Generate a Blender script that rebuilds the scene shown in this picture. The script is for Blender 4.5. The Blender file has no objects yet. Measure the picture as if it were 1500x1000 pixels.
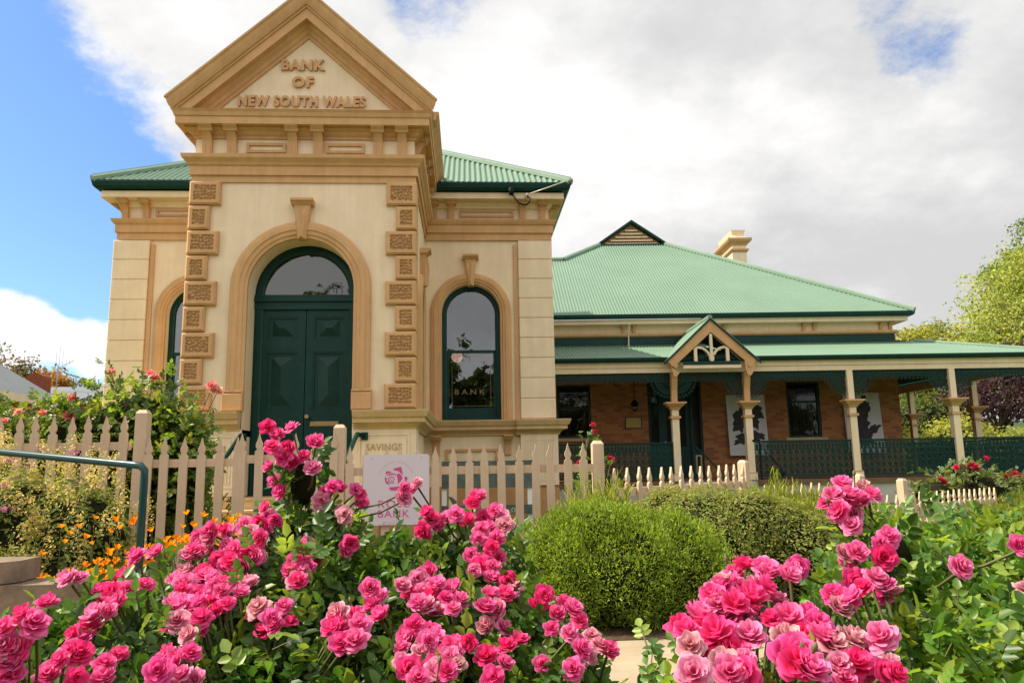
import bpy, math, random
import numpy as np
from mathutils import Vector, Matrix
R = math.radians
random.seed(7)
rng = np.random.default_rng(11)
scn = bpy.context.scene
COL = scn.collection

# ------------------------------------------------------------------ camera
cam_data = bpy.data.cameras.new('camera'); cam = bpy.data.objects.new('camera', cam_data); COL.objects.link(cam)
cam_data.sensor_width = 36.0; cam_data.lens = 1095.3 / 1500 * 36.0
cam_data.clip_start = 0.05; cam_data.clip_end = 6000
YAW, PITCH, ROLL = R(3.55), R(9.296), R(0.978)
f_ = Vector((math.sin(YAW)*math.cos(PITCH), math.cos(YAW)*math.cos(PITCH), math.sin(PITCH)))
r_ = Vector((math.cos(YAW), -math.sin(YAW), 0)); u_ = r_.cross(f_)
r2 = r_*math.cos(ROLL) - u_*math.sin(ROLL); u2 = u_*math.cos(ROLL) + r_*math.sin(ROLL)
cam.matrix_world = Matrix(((r2.x, u2.x, -f_.x, 0), (r2.y, u2.y, -f_.y, 0), (r2.z, u2.z, -f_.z, 1.1), (0, 0, 0, 1)))
scn.camera = cam

# ------------------------------------------------------------------ sun, sky, exposure
SUN = Vector((-0.655, 0.035, 0.75)).normalized()
sun_data = bpy.data.lights.new('sun', 'SUN'); sun_data.energy = 5.0; sun_data.angle = R(0.53); sun_data.color = (1.0, 0.91, 0.74)
sun = bpy.data.objects.new('sun', sun_data); COL.objects.link(sun)
sun.rotation_euler = SUN.to_track_quat('Z', 'Y').to_euler()
scn.view_settings.view_transform = 'Standard'; scn.view_settings.look = 'None'
scn.view_settings.gamma = 1.0; scn.view_settings.use_curve_mapping = False
scn.view_settings.exposure = 0.62

world = bpy.data.worlds.new('World'); scn.world = world; world.use_nodes = True
wn, wl = world.node_tree.nodes, world.node_tree.links
wn.clear()
def N(tree_nodes, kind, **kw):
    n = tree_nodes.new(kind)
    for k, v in kw.items():
        setattr(n, k, v)
    return n
w_out = N(wn, 'ShaderNodeOutputWorld'); w_bg = N(wn, 'ShaderNodeBackground'); wl.new(w_bg.outputs[0], w_out.inputs[0])
sky = N(wn, 'ShaderNodeTexSky', sky_type='NISHITA', sun_disc=False)
sky.sun_elevation = math.asin(SUN.z); sky.sun_rotation = math.atan2(SUN.x, SUN.y)
w_bg.inputs[1].default_value = 0.1
tc = N(wn, 'ShaderNodeTexCoord')
def wmath(op, a, b=None, c=None, clamp=False):
    n = N(wn, 'ShaderNodeMath', operation=op, use_clamp=clamp)
    for i, v in enumerate((a, b, c)):
        if v is None: continue
        if isinstance(v, (int, float)): n.inputs[i].default_value = v
        else: wl.new(v, n.inputs[i])
    return n.outputs[0]
def wdot(v):
    n = N(wn, 'ShaderNodeVectorMath', operation='DOT_PRODUCT')
    wl.new(tc.outputs['Generated'], n.inputs[0]); n.inputs[1].default_value = Vector(v).normalized()
    return n.outputs['Value']
def wramp(x, lo, hi, a=0.0, b=1.0):
    n = N(wn, 'ShaderNodeMapRange', interpolation_type='SMOOTHSTEP')
    wl.new(x, n.inputs[0]); n.inputs[1].default_value = lo; n.inputs[2].default_value = hi
    n.inputs[3].default_value = a; n.inputs[4].default_value = b
    return n.outputs[0]
sep = N(wn, 'ShaderNodeSeparateXYZ'); wl.new(tc.outputs['Generated'], sep.inputs[0])
zz = wmath('MAXIMUM', sep.outputs[2], 0.0); zz = wmath('ADD', zz, 0.32)
px_ = wmath('DIVIDE', sep.outputs[0], zz); py_ = wmath('DIVIDE', sep.outputs[1], zz)
comb = N(wn, 'ShaderNodeCombineXYZ'); wl.new(px_, comb.inputs[0]); wl.new(py_, comb.inputs[1])
def wnoise(scale, detail, rough, off):
    m = N(wn, 'ShaderNodeMapping'); wl.new(comb.outputs[0], m.inputs[0]); m.inputs['Location'].default_value = off
    n = N(wn, 'ShaderNodeTexNoise'); wl.new(m.outputs[0], n.inputs['Vector'])
    n.inputs['Scale'].default_value = scale; n.inputs['Detail'].default_value = detail; n.inputs['Roughness'].default_value = rough
    return n.outputs[0]
n1 = wnoise(2.6, 12, 0.66, (3.1, 0.7, 0)); n2 = wnoise(1.7, 9, 0.6, (7.7, 2.2, 0))
# where the cloud sheet breaks up: a wide clear slot on the left, small holes elsewhere
clear = wramp(wdot((-0.66, 0.735, 0.16)), 0.880, 0.965, 0.0, 0.62)
hole1 = wramp(wdot((0.500, 0.722, 0.478)), 0.9950, 0.9999, 0.0, 0.27)
hole2 = wramp(wdot((-0.033, 0.825, 0.565)), 0.9955, 0.9998, 0.0, 0.24)
puff1 = wramp(wdot((-0.505, 0.849, 0.150)), 0.9974, 0.9997, 0.0, 0.50)
puff2 = wramp(wdot((-0.43, 0.892, 0.14)), 0.9985, 0.9999, 0.0, 0.40)
d = wmath('ADD', n1, 0.28)
d = wmath('SUBTRACT', d, clear); d = wmath('SUBTRACT', d, hole1); d = wmath('SUBTRACT', d, hole2)
d = wmath('ADD', d, puff1); d = wmath('ADD', d, puff2)
cover = wramp(d, 0.40, 0.62)
# cloud brightness: bright near the sun side, greyer to the right and low
shade = wmath('ADD', wmath('ADD', wmath('MULTIPLY', n2, 1.9), wmath('MULTIPLY', n1, 0.7)), wmath('MULTIPLY', wdot((-0.45, 0.80, 0.40)), 0.9))
shade = wmath('ADD', shade, wramp(wdot((0.1, -0.94, 0.33)), -0.4, 0.8, 0.0, 1.45))  # brightens the unseen clouds behind the camera, for reflections in the windows
grey = wramp(shade, 1.55, 2.45)
cmix = N(wn, 'ShaderNodeMix', data_type='RGBA'); wl.new(grey, cmix.inputs[0])
cmix.inputs[6].default_value = (4.5, 4.5, 4.52, 1); cmix.inputs[7].default_value = (7.6, 7.5, 7.4, 1)
back = wramp(wdot((0.1, -0.94, 0.33)), -0.25, 0.75, 1.0, 1.22)      # unseen clouds behind the camera brightened to fill the shaded bank front
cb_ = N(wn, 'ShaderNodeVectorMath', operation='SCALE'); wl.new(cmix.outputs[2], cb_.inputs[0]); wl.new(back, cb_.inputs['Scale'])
tint = N(wn, 'ShaderNodeMix', data_type='RGBA', blend_type='MULTIPLY'); tint.inputs[0].default_value = 1.0
wl.new(sky.outputs[0], tint.inputs[6]); tint.inputs[7].default_value = (0.80, 1.06, 1.36, 1)
smix = N(wn, 'ShaderNodeMix', data_type='RGBA'); wl.new(cover, smix.inputs[0])
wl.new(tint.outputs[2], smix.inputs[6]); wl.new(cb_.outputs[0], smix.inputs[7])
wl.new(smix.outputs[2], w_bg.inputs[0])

# ------------------------------------------------------------------ materials
def material(name, color, rough=0.6, spec=0.4, var=0.0, vscale=3.0, bump=0.0, bscale=40.0, color2=None, metallic=0.0):
    m = bpy.data.materials.new(name); m.use_nodes = True
    n, l = m.node_tree.nodes, m.node_tree.links
    p = n['Principled BSDF']; p.inputs['Roughness'].default_value = rough; p.inputs['Specular IOR Level'].default_value = spec
    p.inputs['Metallic'].default_value = metallic
    c = tuple(color) + (1,)
    p.inputs['Base Color'].default_value = c
    t = n.new('ShaderNodeTexCoord')
    if var > 0:
        no = n.new('ShaderNodeTexNoise'); no.inputs['Scale'].default_value = vscale; no.inputs['Detail'].default_value = 8; no.inputs['Roughness'].default_value = 0.65
        l.new(t.outputs['Object'], no.inputs['Vector'])
        mr = n.new('ShaderNodeMapRange'); l.new(no.outputs[0], mr.inputs[0]); mr.inputs[1].default_value = 0.3; mr.inputs[2].default_value = 0.7
        mx = n.new('ShaderNodeMix'); mx.data_type = 'RGBA'; l.new(mr.outputs[0], mx.inputs[0])
        c2 = color2 or tuple(x*(1-var) for x in color)
        mx.inputs[6].default_value = tuple(c2) + (1,); mx.inputs[7].default_value = c
        l.new(mx.outputs[2], p.inputs['Base Color'])
    if bump > 0:
        nb = n.new('ShaderNodeTexNoise'); nb.inputs['Scale'].default_value = bscale; nb.inputs['Detail'].default_value = 5
        l.new(t.outputs['Object'], nb.inputs['Vector'])
        b = n.new('ShaderNodeBump'); b.inputs['Strength'].default_value = bump; b.inputs['Distance'].default_value = 0.01
        l.new(nb.outputs[0], b.inputs['Height']); l.new(b.outputs[0], p.inputs['Normal'])
    return m

def streaked(name, color, dirt, amount=0.35, rough=0.7, bump=0.15):
    """painted render with faint rain streaks and blotches"""
    m = bpy.data.materials.new(name); m.use_nodes = True
    n, l = m.node_tree.nodes, m.node_tree.links
    p = n['Principled BSDF']; p.inputs['Roughness'].default_value = rough; p.inputs['Specular IOR Level'].default_value = 0.3
    t = n.new('ShaderNodeTexCoord'); mp = n.new('ShaderNodeMapping'); l.new(t.outputs['Object'], mp.inputs[0]); mp.inputs['Scale'].default_value = (6, 6, 0.5)
    a = n.new('ShaderNodeTexNoise'); a.inputs['Scale'].default_value = 1.0; a.inputs['Detail'].default_value = 9; a.inputs['Roughness'].default_value = 0.7; l.new(mp.outputs[0], a.inputs['Vector'])
    b = n.new('ShaderNodeTexNoise'); b.inputs['Scale'].default_value = 2.2; b.inputs['Detail'].default_value = 10; b.inputs['Roughness'].default_value = 0.7; l.new(t.outputs['Object'], b.inputs['Vector'])
    ad = n.new('ShaderNodeMath'); ad.operation = 'MULTIPLY'; l.new(a.outputs[0], ad.inputs[0]); l.new(b.outputs[0], ad.inputs[1])
    mr = n.new('ShaderNodeMapRange'); l.new(ad.outputs[0], mr.inputs[0]); mr.inputs[1].default_value = 0.16; mr.inputs[2].default_value = 0.36; mr.inputs[3].default_value = amount; mr.inputs[4].default_value = 0.0
    mx = n.new('ShaderNodeMix'); mx.data_type = 'RGBA'; l.new(mr.outputs[0], mx.inputs[0])
    mx.inputs[6].default_value = tuple(color) + (1,); mx.inputs[7].default_value = tuple(dirt) + (1,)
    l.new(mx.outputs[2], p.inputs['Base Color'])
    nb = n.new('ShaderNodeTexNoise'); nb.inputs['Scale'].default_value = 55; nb.inputs['Detail'].default_value = 4; l.new(t.outputs['Object'], nb.inputs['Vector'])
    bp = n.new('ShaderNodeBump'); bp.inputs['Strength'].default_value = bump; bp.inputs['Distance'].default_value = 0.006
    l.new(nb.outputs[0], bp.inputs['Height']); l.new(bp.outputs[0], p.inputs['Normal'])
    return m

def leafy(name, translucent=0.35, rough=0.4, spec=0.5):
    """leaf or petal pigment comes from the mesh's own colour attribute"""
    m = bpy.data.materials.new(name); m.use_nodes = True
    n, l = m.node_tree.nodes, m.node_tree.links
    p = n['Principled BSDF']; p.inputs['Roughness'].default_value = rough; p.inputs['Specular IOR Level'].default_value = spec
    a = n.new('ShaderNodeAttribute'); a.attribute_name = 'Col'
    l.new(a.outputs['Color'], p.inputs['Base Color'])
    tr = n.new('ShaderNodeBsdfTranslucent')
    br = n.new('ShaderNodeMix'); br.data_type = 'RGBA'; br.blend_type = 'MULTIPLY'; br.inputs[0].default_value = 1.0
    l.new(a.outputs['Color'], br.inputs[6]); br.inputs[7].default_value = (2.2, 2.0, 0.9, 1) if translucent < 0.5 else (1.2, 1.1, 1.1, 1)
    l.new(br.outputs[2], tr.inputs['Color'])
    mx = n.new('ShaderNodeMixShader'); mx.inputs[0].default_value = translucent
    l.new(p.outputs[0], mx.inputs[1]); l.new(tr.outputs[0], mx.inputs[2]); l.new(mx.outputs[0], n['Material Output'].inputs[0])
    return m

def petal_material(name, deeps, pales, glow=0.44):
    """petal pigment: deep at the heart, pale at the rim, each flower a little different"""
    m = bpy.data.materials.new(name); m.use_nodes = True
    n, l = m.node_tree.nodes, m.node_tree.links
    p = n['Principled BSDF']; p.inputs['Roughness'].default_value = 0.5; p.inputs['Specular IOR Level'].default_value = 0.3
    a = n.new('ShaderNodeAttribute'); a.attribute_name = 'Col'
    s = n.new('ShaderNodeSeparateColor'); l.new(a.outputs['Color'], s.inputs[0])
    oi = n.new('ShaderNodeObjectInfo')
    ad = n.new('ShaderNodeMath'); ad.operation = 'ADD'; l.new(oi.outputs['Random'], ad.inputs[0]); l.new(s.outputs[1], ad.inputs[1])
    fr = n.new('ShaderNodeMath'); fr.operation = 'FRACT'; l.new(ad.outputs[0], fr.inputs[0])
    ramps = []
    for cols in (deeps, pales):
        rp_ = n.new('ShaderNodeValToRGB'); l.new(fr.outputs[0], rp_.inputs[0]); e = rp_.color_ramp.elements
        e[0].position = 0.0; e[0].color = cols[0] + (1,); e[1].position = 1.0; e[1].color = cols[-1] + (1,)
        for k in range(1, len(cols)-1): x = e.new(k/(len(cols)-1)); x.color = cols[k] + (1,)
        ramps.append(rp_)
    mx = n.new('ShaderNodeMix'); mx.data_type = 'RGBA'; l.new(s.outputs[0], mx.inputs[0]); l.new(ramps[0].outputs[0], mx.inputs[6]); l.new(ramps[1].outputs[0], mx.inputs[7])
    l.new(mx.outputs[2], p.inputs['Base Color'])
    tr = n.new('ShaderNodeBsdfTranslucent'); l.new(mx.outputs[2], tr.inputs['Color'])
    ms = n.new('ShaderNodeMixShader'); ms.inputs[0].default_value = glow
    l.new(p.outputs[0], ms.inputs[1]); l.new(tr.outputs[0], ms.inputs[2]); l.new(ms.outputs[0], n['Material Output'].inputs[0])
    return m

def glass_material(name, color=(0.012, 0.014, 0.014), ior=1.9):
    m = bpy.data.materials.new(name); m.use_nodes = True
    n, l = m.node_tree.nodes, m.node_tree.links
    p = n['Principled BSDF']; p.inputs['Base Color'].default_value = tuple(color) + (1,)
    p.inputs['Roughness'].default_value = 0.02; p.inputs['IOR'].default_value = ior; p.inputs['Specular IOR Level'].default_value = 0.5
    t = n.new('ShaderNodeTexCoord'); no = n.new('ShaderNodeTexNoise'); no.inputs['Scale'].default_value = 2.5; no.inputs['Detail'].default_value = 2
    l.new(t.outputs['Object'], no.inputs['Vector'])
    b = n.new('ShaderNodeBump'); b.inputs['Strength'].default_value = 0.05; b.inputs['Distance'].default_value = 0.05
    l.new(no.outputs[0], b.inputs['Height']); l.new(b.outputs[0], p.inputs['Normal'])
    return m

def clear_glass(name='clear_pane', ior=2.0):
    m = bpy.data.materials.new(name); m.use_nodes = True
    n, l = m.node_tree.nodes, m.node_tree.links
    n.remove(n['Principled BSDF'])
    tr = n.new('ShaderNodeBsdfTransparent'); tr.inputs[0].default_value = (0.7, 0.7, 0.7, 1)
    gl = n.new('ShaderNodeBsdfGlossy'); gl.inputs['Roughness'].default_value = 0.015; gl.inputs[0].default_value = (0.95, 0.97, 1, 1)
    fr = n.new('ShaderNodeFresnel'); fr.inputs[0].default_value = ior
    t = n.new('ShaderNodeTexCoord'); no = n.new('ShaderNodeTexNoise'); no.inputs['Scale'].default_value = 2.0
    l.new(t.outputs['Object'], no.inputs['Vector'])
    b = n.new('ShaderNodeBump'); b.inputs['Strength'].default_value = 0.04; b.inputs['Distance'].default_value = 0.05
    l.new(no.outputs[0], b.inputs['Height']); l.new(b.outputs[0], gl.inputs['Normal'])
    mx = n.new('ShaderNodeMixShader'); l.new(fr.outputs[0], mx.inputs[0]); l.new(tr.outputs[0], mx.inputs[1]); l.new(gl.outputs[0], mx.inputs[2])
    l.new(mx.outputs[0], n['Material Output'].inputs[0])
    return m

def brick_material():
    m = bpy.data.materials.new('face_brick'); m.use_nodes = True
    n, l = m.node_tree.nodes, m.node_tree.links
    p = n['Principled BSDF']; p.inputs['Roughness'].default_value = 0.85
    t = n.new('ShaderNodeTexCoord'); s = n.new('ShaderNodeSeparateXYZ'); l.new(t.outputs['Object'], s.inputs[0])
    ad = n.new('ShaderNodeMath'); ad.operation = 'ADD'; l.new(s.outputs[0], ad.inputs[0]); l.new(s.outputs[1], ad.inputs[1])
    cb = n.new('ShaderNodeCombineXYZ'); l.new(ad.outputs[0], cb.inputs[0]); l.new(s.outputs[2], cb.inputs[1])
    b = n.new('ShaderNodeTexBrick'); l.new(cb.outputs[0], b.inputs['Vector'])
    b.inputs['Scale'].default_value = 1.0; b.inputs['Brick Width'].default_value = 0.24; b.inputs['Row Height'].default_value = 0.086
    b.inputs['Mortar Size'].default_value = 0.006; b.inputs['Color1'].default_value = (0.42, 0.165, 0.055, 1); b.inputs['Color2'].default_value = (0.16, 0.055, 0.024, 1)
    b.inputs['Mortar'].default_value = (0.25, 0.15, 0.08, 1); b.inputs['Bias'].default_value = -0.3
    l.new(b.outputs['Color'], p.inputs['Base Color'])
    bp = n.new('ShaderNodeBump'); bp.inputs['Strength'].default_value = 0.4; bp.inputs['Distance'].default_value = 0.01; bp.invert = True
    l.new(b.outputs['Fac'], bp.inputs['Height']); l.new(bp.outputs[0], p.inputs['Normal'])
    return m

def emitter(name, color, strength):
    m = bpy.data.materials.new(name); m.use_nodes = True
    p = m.node_tree.nodes['Principled BSDF']; p.inputs['Base Color'].default_value = tuple(color) + (1,)
    p.inputs['Emission Color'].default_value = tuple(color) + (1,); p.inputs['Emission Strength'].default_value = strength
    return m

M = {}
M['cream'] = streaked('cream_render', (0.81, 0.65, 0.455), (0.55, 0.40, 0.24), 0.36)
M['tan'] = streaked('tan_trim', (0.61, 0.355, 0.165), (0.36, 0.19, 0.08), 0.42)
M['base_tan'] = streaked('ochre_base', (0.46, 0.25, 0.10), (0.25, 0.12, 0.05), 0.4)
M['sillm'] = streaked('ochre_cap', (0.58, 0.40, 0.20), (0.33, 0.20, 0.08), 0.4)
M['green'] = material('bottle_green_paint', (0.004, 0.042, 0.034), 0.4, 0.22, 0.35, 5.0, 0.08, 60)
M['doorgreen'] = material('door_green_paint', (0.004, 0.040, 0.032), 0.38, 0.25, 0.4, 6.0, 0.12, 35)
M['roof'] = material('pale_green_iron', (0.146, 0.238, 0.168), 0.5, 0.3, 0.14, 0.7, 0.04, 20)
M['ridge'] = material('green_ridge_cap', (0.19, 0.29, 0.21), 0.5, 0.35, 0.2, 2.0)
M['iron'] = material('dark_green_lace_iron', (0.004, 0.040, 0.033), 0.5, 0.2, 0.3, 8.0)
M['picket'] = streaked('fence_paint', (0.66, 0.48, 0.335), (0.42, 0.30, 0.19), 0.55, 0.55, 0.2)
M['brick'] = brick_material()
M['glass'] = glass_material('dark_window_glass')
M['clear'] = clear_glass(); M['housepane'] = clear_glass('house_pane', 1.4); M['dimglass'] = glass_material('dim_door_glass', (0.02, 0.022, 0.022), 1.45)
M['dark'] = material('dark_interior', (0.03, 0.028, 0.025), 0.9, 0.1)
M['brass'] = material('aged_brass', (0.42, 0.30, 0.13), 0.4, 0.5, 0.3, 20, metallic=0.6)
M['gold'] = material('gold_leaf', (0.17, 0.125, 0.05), 0.6, 0.5)
M['sign'] = material('lilac_white_sign', (0.68, 0.60, 0.65), 0.35, 0.5, 0.06, 3)
M['pink'] = material('magenta_ink', (0.62, 0.07, 0.26), 0.4, 0.4)
M['palepink'] = material('pale_pink_ink', (0.66, 0.36, 0.48), 0.4, 0.4)
M['boardgrey'] = material('slate_board', (0.13, 0.155, 0.15), 0.2, 0.5, 0.5, 4.0, color2=(0.05, 0.065, 0.062))
M['white'] = material('white_paint', (0.74, 0.74, 0.72), 0.5, 0.4, 0.1, 6)
M['letters'] = material('silver_letters', (0.62, 0.64, 0.62), 0.35, 0.5)
M['carvedink'] = material('faded_lettering', (0.44, 0.32, 0.16), 0.7, 0.2)
M['pipe'] = material('teal_pipe', (0.006, 0.052, 0.052), 0.32, 0.35, 0.25, 9)
M['block'] = material('concrete_block', (0.27, 0.20, 0.14), 0.9, 0.2, 0.5, 9.0, 0.5, 60)
M['path'] = material('tan_concrete', (0.40, 0.315, 0.215), 0.9, 0.2, 0.3, 4.0, 0.3, 80)
M['soil'] = material('mulch_soil', (0.10, 0.065, 0.04), 0.95, 0.1, 0.6, 12.0, 0.8, 50)
M['grass'] = material('lawn_ground', (0.11, 0.17, 0.03), 0.95, 0.1, 0.5, 5.0, 0.6, 60)
M['steel'] = material('galvanised_steel', (0.45, 0.46, 0.47), 0.45, 0.5, 0.2, 8, metallic=0.7)
M['greyroof'] = material('grey_iron_roof', (0.15, 0.165, 0.18), 0.6, 0.4, 0.15, 2)
M['redbrick'] = material('red_brick', (0.30, 0.085, 0.045), 0.9, 0.2, 0.4, 14)
M['canvas'] = material('art_canvas', (0.62, 0.60, 0.60), 0.8, 0.2, 0.15, 4)
M['ink'] = material('black_ink', (0.02, 0.02, 0.028), 0.7, 0.3, 0.4, 12, color2=(0.06, 0.05, 0.05))
M['curtain'] = material('lace_curtain', (0.15, 0.13, 0.10), 0.9, 0.1, 0.5, 14)
M['timber'] = material('veranda_timber', (0.20, 0.12, 0.07), 0.8, 0.2, 0.4, 8)
M['boards'] = material('ceiling_boards', (0.09, 0.06, 0.035), 0.8, 0.2, 0.3, 8)
M['ygold'] = material('yellow_plaque', (0.48, 0.36, 0.08), 0.5, 0.4, 0.2, 9)
M['stonebase'] = material('grey_render', (0.52, 0.48, 0.43), 0.85, 0.2, 0.25, 3)
M['bark'] = material('bark', (0.13, 0.095, 0.065), 0.95, 0.1, 0.5, 10, 0.6, 30)
M['cane'] = material('rose_cane', (0.09, 0.14, 0.03), 0.6, 0.3, 0.4, 12, color2=(0.11, 0.075, 0.04))
M['leaf'] = leafy('glossy_leaf', 0.36, 0.42, 0.45)
M['needle'] = leafy('matt_leaf', 0.35, 0.6, 0.3)
M['bloom'] = leafy('soft_bloom', 0.55, 0.6, 0.2)
M['petal'] = petal_material('pink_petal', [(0.66, 0.014, 0.19), (0.72, 0.012, 0.12), (0.72, 0.025, 0.25), (0.70, 0.015, 0.16), (0.66, 0.03, 0.22), (0.50, 0.13, 0.16)], [(0.90, 0.15, 0.46), (0.88, 0.06, 0.27), (0.92, 0.27, 0.56), (0.90, 0.11, 0.38), (0.92, 0.36, 0.60), (0.80, 0.50, 0.50)])
M['petal_salmon'] = petal_material('salmon_petal', [(0.72, 0.13, 0.10), (0.70, 0.10, 0.12), (0.75, 0.30, 0.16)], [(0.88, 0.38, 0.28), (0.86, 0.30, 0.28), (0.88, 0.60, 0.36)])
M['petal_red'] = petal_material('red_petal', [(0.50, 0.008, 0.03), (0.55, 0.01, 0.06)], [(0.66, 0.025, 0.06), (0.74, 0.06, 0.14)])
M['core'] = material('dark_bush_core', (0.022, 0.024, 0.010), 0.95, 0.05, 0.5, 20, 0.5, 30)  # dark colour of the light-blocking cores added inside bushes
M['cable'] = material('black_cable', (0.008, 0.014, 0.014), 0.6, 0.15)
M['ceramic'] = material('ivory_ceramic', (0.72, 0.64, 0.52), 0.3, 0.5)
M['lampglow'] = emitter('lit_paper_globe', (0.95, 0.55, 0.42), 0.55)
M['hill'] = material('far_hill', (0.07, 0.10, 0.04), 0.95, 0.1, 0.5, 0.05)

# ------------------------------------------------------------------ mesh helpers
def link(name, me, parent=None, loc=(0, 0, 0), rotz=0.0):
    o = bpy.data.objects.new(name, me); COL.objects.link(o)
    o.location = loc; o.rotation_euler = (0, 0, rotz)
    if parent is not None: o.parent = parent
    return o
def tag(o, label=None, cat=None, group=None, kind=None):
    if label: o['label'] = label
    if cat: o['category'] = cat
    if group: o['group'] = group
    if kind: o['kind'] = kind
    return o
def thing(name, label, cat, loc=(0, 0, 0), rotz=0.0, group=None):
    return tag(link(name, None, None, loc, rotz), label, cat, group)
def copy_tree(o, parent=None):
    c = o.copy(); COL.objects.link(c)
    if parent is not None: c.parent = parent
    for ch in list(o.children): copy_tree(ch, c)
    return c

class MB:
    """collects shapes; build() links them as one mesh object. base is subtracted (the thing's own origin)."""
    def __init__(s, base=(0, 0, 0)): s.v = []; s.f = []; s.base = Vector(base)
    def add(s, verts, faces):
        k = len(s.v); s.v += [tuple(v) for v in verts]; s.f += [tuple(i + k for i in f) for f in faces]; return s
    def box(s, x0, x1, y0, y1, z0, z1):
        return s.add([(x0,y0,z0),(x1,y0,z0),(x1,y1,z0),(x0,y1,z0),(x0,y0,z1),(x1,y0,z1),(x1,y1,z1),(x0,y1,z1)],
                     [(0,3,2,1),(4,5,6,7),(0,1,5,4),(1,2,6,5),(2,3,7,6),(3,0,4,7)])
    def bevel_front(s, x0, x1, y0, y1, z0, z1, b, hole=None):
        """box whose front (low y) face is chamfered; hole=(inset) leaves the middle of the front open"""
        o = [(x0,y1,z0),(x1,y1,z0),(x1,y1,z1),(x0,y1,z1)]
        m = [(x0,y0+b,z0),(x1,y0+b,z0),(x1,y0+b,z1),(x0,y0+b,z1)]
        i = [(x0+b,y0,z0+b),(x1-b,y0,z0+b),(x1-b,y0,z1-b),(x0+b,y0,z1-b)]
        v = o + m + i; f = [(3,2,1,0)]
        for k in range(4):
            j = (k+1) % 4
            f += [(k, j, 4+j, 4+k), (4+k, 4+j, 8+j, 8+k)]
        if hole:
            h = hole
            v += [(x0+h,y0,z0+h),(x1-h,y0,z0+h),(x1-h,y0,z1-h),(x0+h,y0,z1-h)]
            v += [(x0+h,y0+.03,z0+h),(x1-h,y0+.03,z0+h),(x1-h,y0+.03,z1-h),(x0+h,y0+.03,z1-h)]
            for k in range(4):
                j = (k+1) % 4
                f += [(8+k, 8+j, 12+j, 12+k), (12+k, 12+j, 16+j, 16+k)]
            f.append((16,17,18,19))
        else: f.append((8,9,10,11))
        return s.add(v, f)
    def prism(s, poly, axis, a, b):
        """extrude polygon along axis. axis 'x': poly=(y,z); 'y': (x,z); 'z': (x,y)"""
        def P(p, t): return (t, p[0], p[1]) if axis == 'x' else (p[0], t, p[1]) if axis == 'y' else (p[0], p[1], t)
        n = len(poly); v = [P(p, a) for p in poly] + [P(p, b) for p in poly]
        f = [tuple(range(n)), tuple(range(2*n-1, n-1, -1))] + [(i, i+n, (i+1) % n + n, (i+1) % n) for i in range(n)]
        return s.add(v, f)
    def sweep(s, prof, path, cap=True):
        """moulding along a plan polyline; prof=[(out,z)], outward is to the right of travel"""
        n = len(path); k = len(prof); v = []
        for i in range(n):
            p = Vector(path[i]).to_2d()
            if i > 0: d0 = (Vector(path[i]) - Vector(path[i-1])).to_2d().normalized()
            if i < n-1: d1 = (Vector(path[i+1]) - Vector(path[i])).to_2d().normalized()
            if i == 0: d0 = d1
            if i == n-1: d1 = d0
            n0 = Vector((d0.y, -d0.x)); n1 = Vector((d1.y, -d1.x)); m = n0 + n1; m = m / max(0.2, m.dot(n0))
            for o, z in prof: v.append((p.x + m.x*o, p.y + m.y*o, z))
        f = []
        for i in range(n-1):
            for j in range(k):
                q = (j+1) % k
                f.append((i*k+j, i*k+q, (i+1)*k+q, (i+1)*k+j))
        if cap: f += [tuple(range(k-1, -1, -1)), tuple((n-1)*k + j for j in range(k))]
        return s.add(v, f)
    def tube(s, pts, r, n=8, closed=False, cap=True):
        pts = [Vector(p) for p in pts]; m = len(pts); v = []
        up = Vector((0.03, 0.02, 1)).normalized()
        for i, p in enumerate(pts):
            a = pts[i-1] if (i > 0 or closed) else p; b = pts[(i+1) % m] if (i < m-1 or closed) else p
            t = (b-a).normalized(); ref = up if abs(t.dot(up)) < 0.95 else Vector((1, 0.1, 0))
            x = t.cross(ref).normalized(); y = x.cross(t)
            rr = r[i] if isinstance(r, (list, tuple)) else r
            for j in range(n):
                an = 2*math.pi*(j+.5)/n; v.append(p + x*(math.cos(an)*rr) + y*(math.sin(an)*rr))
        f = []
        for i in range(m if closed else m-1):
            for j in range(n):
                q = (j+1) % n; i2 = (i+1) % m
                f.append((i*n+j, i*n+q, i2*n+q, i2*n+j))
        if cap and not closed: f += [tuple(range(n-1, -1, -1)), tuple((m-1)*n + j for j in range(n))]
        return s.add(v, f)
    def archring(s, xc, zs, zb, prof, flank=None, seg=28, yref=0.0):
        """moulding round an arched opening. prof=[(radius, y)]; feet at zb, springing at zs.
        flank=(x) puts the arch in a plane of constant x instead (xc is then y, prof y is x)"""
        sec = [(0, zb)] + [(a, None) for a in np.linspace(0, math.pi, seg+1)] + [(math.pi, zb)]
        k = len(prof); v = []
        for a, zf in sec:
            for r, y in prof:
                x = xc + r*math.cos(a); z = zf if zf is not None else zs + r*math.sin(a)
                v.append((x, y, z) if flank is None else (y, x, z))
        f = []
        for i in range(len(sec)-1):
            for j in range(k-1): f.append((i*k+j, (i+1)*k+j, (i+1)*k+j+1, i*k+j+1))
        f += [tuple(range(k)), tuple((len(sec)-1)*k + j for j in range(k-1, -1, -1))]
        return s.add(v, f)
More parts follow.
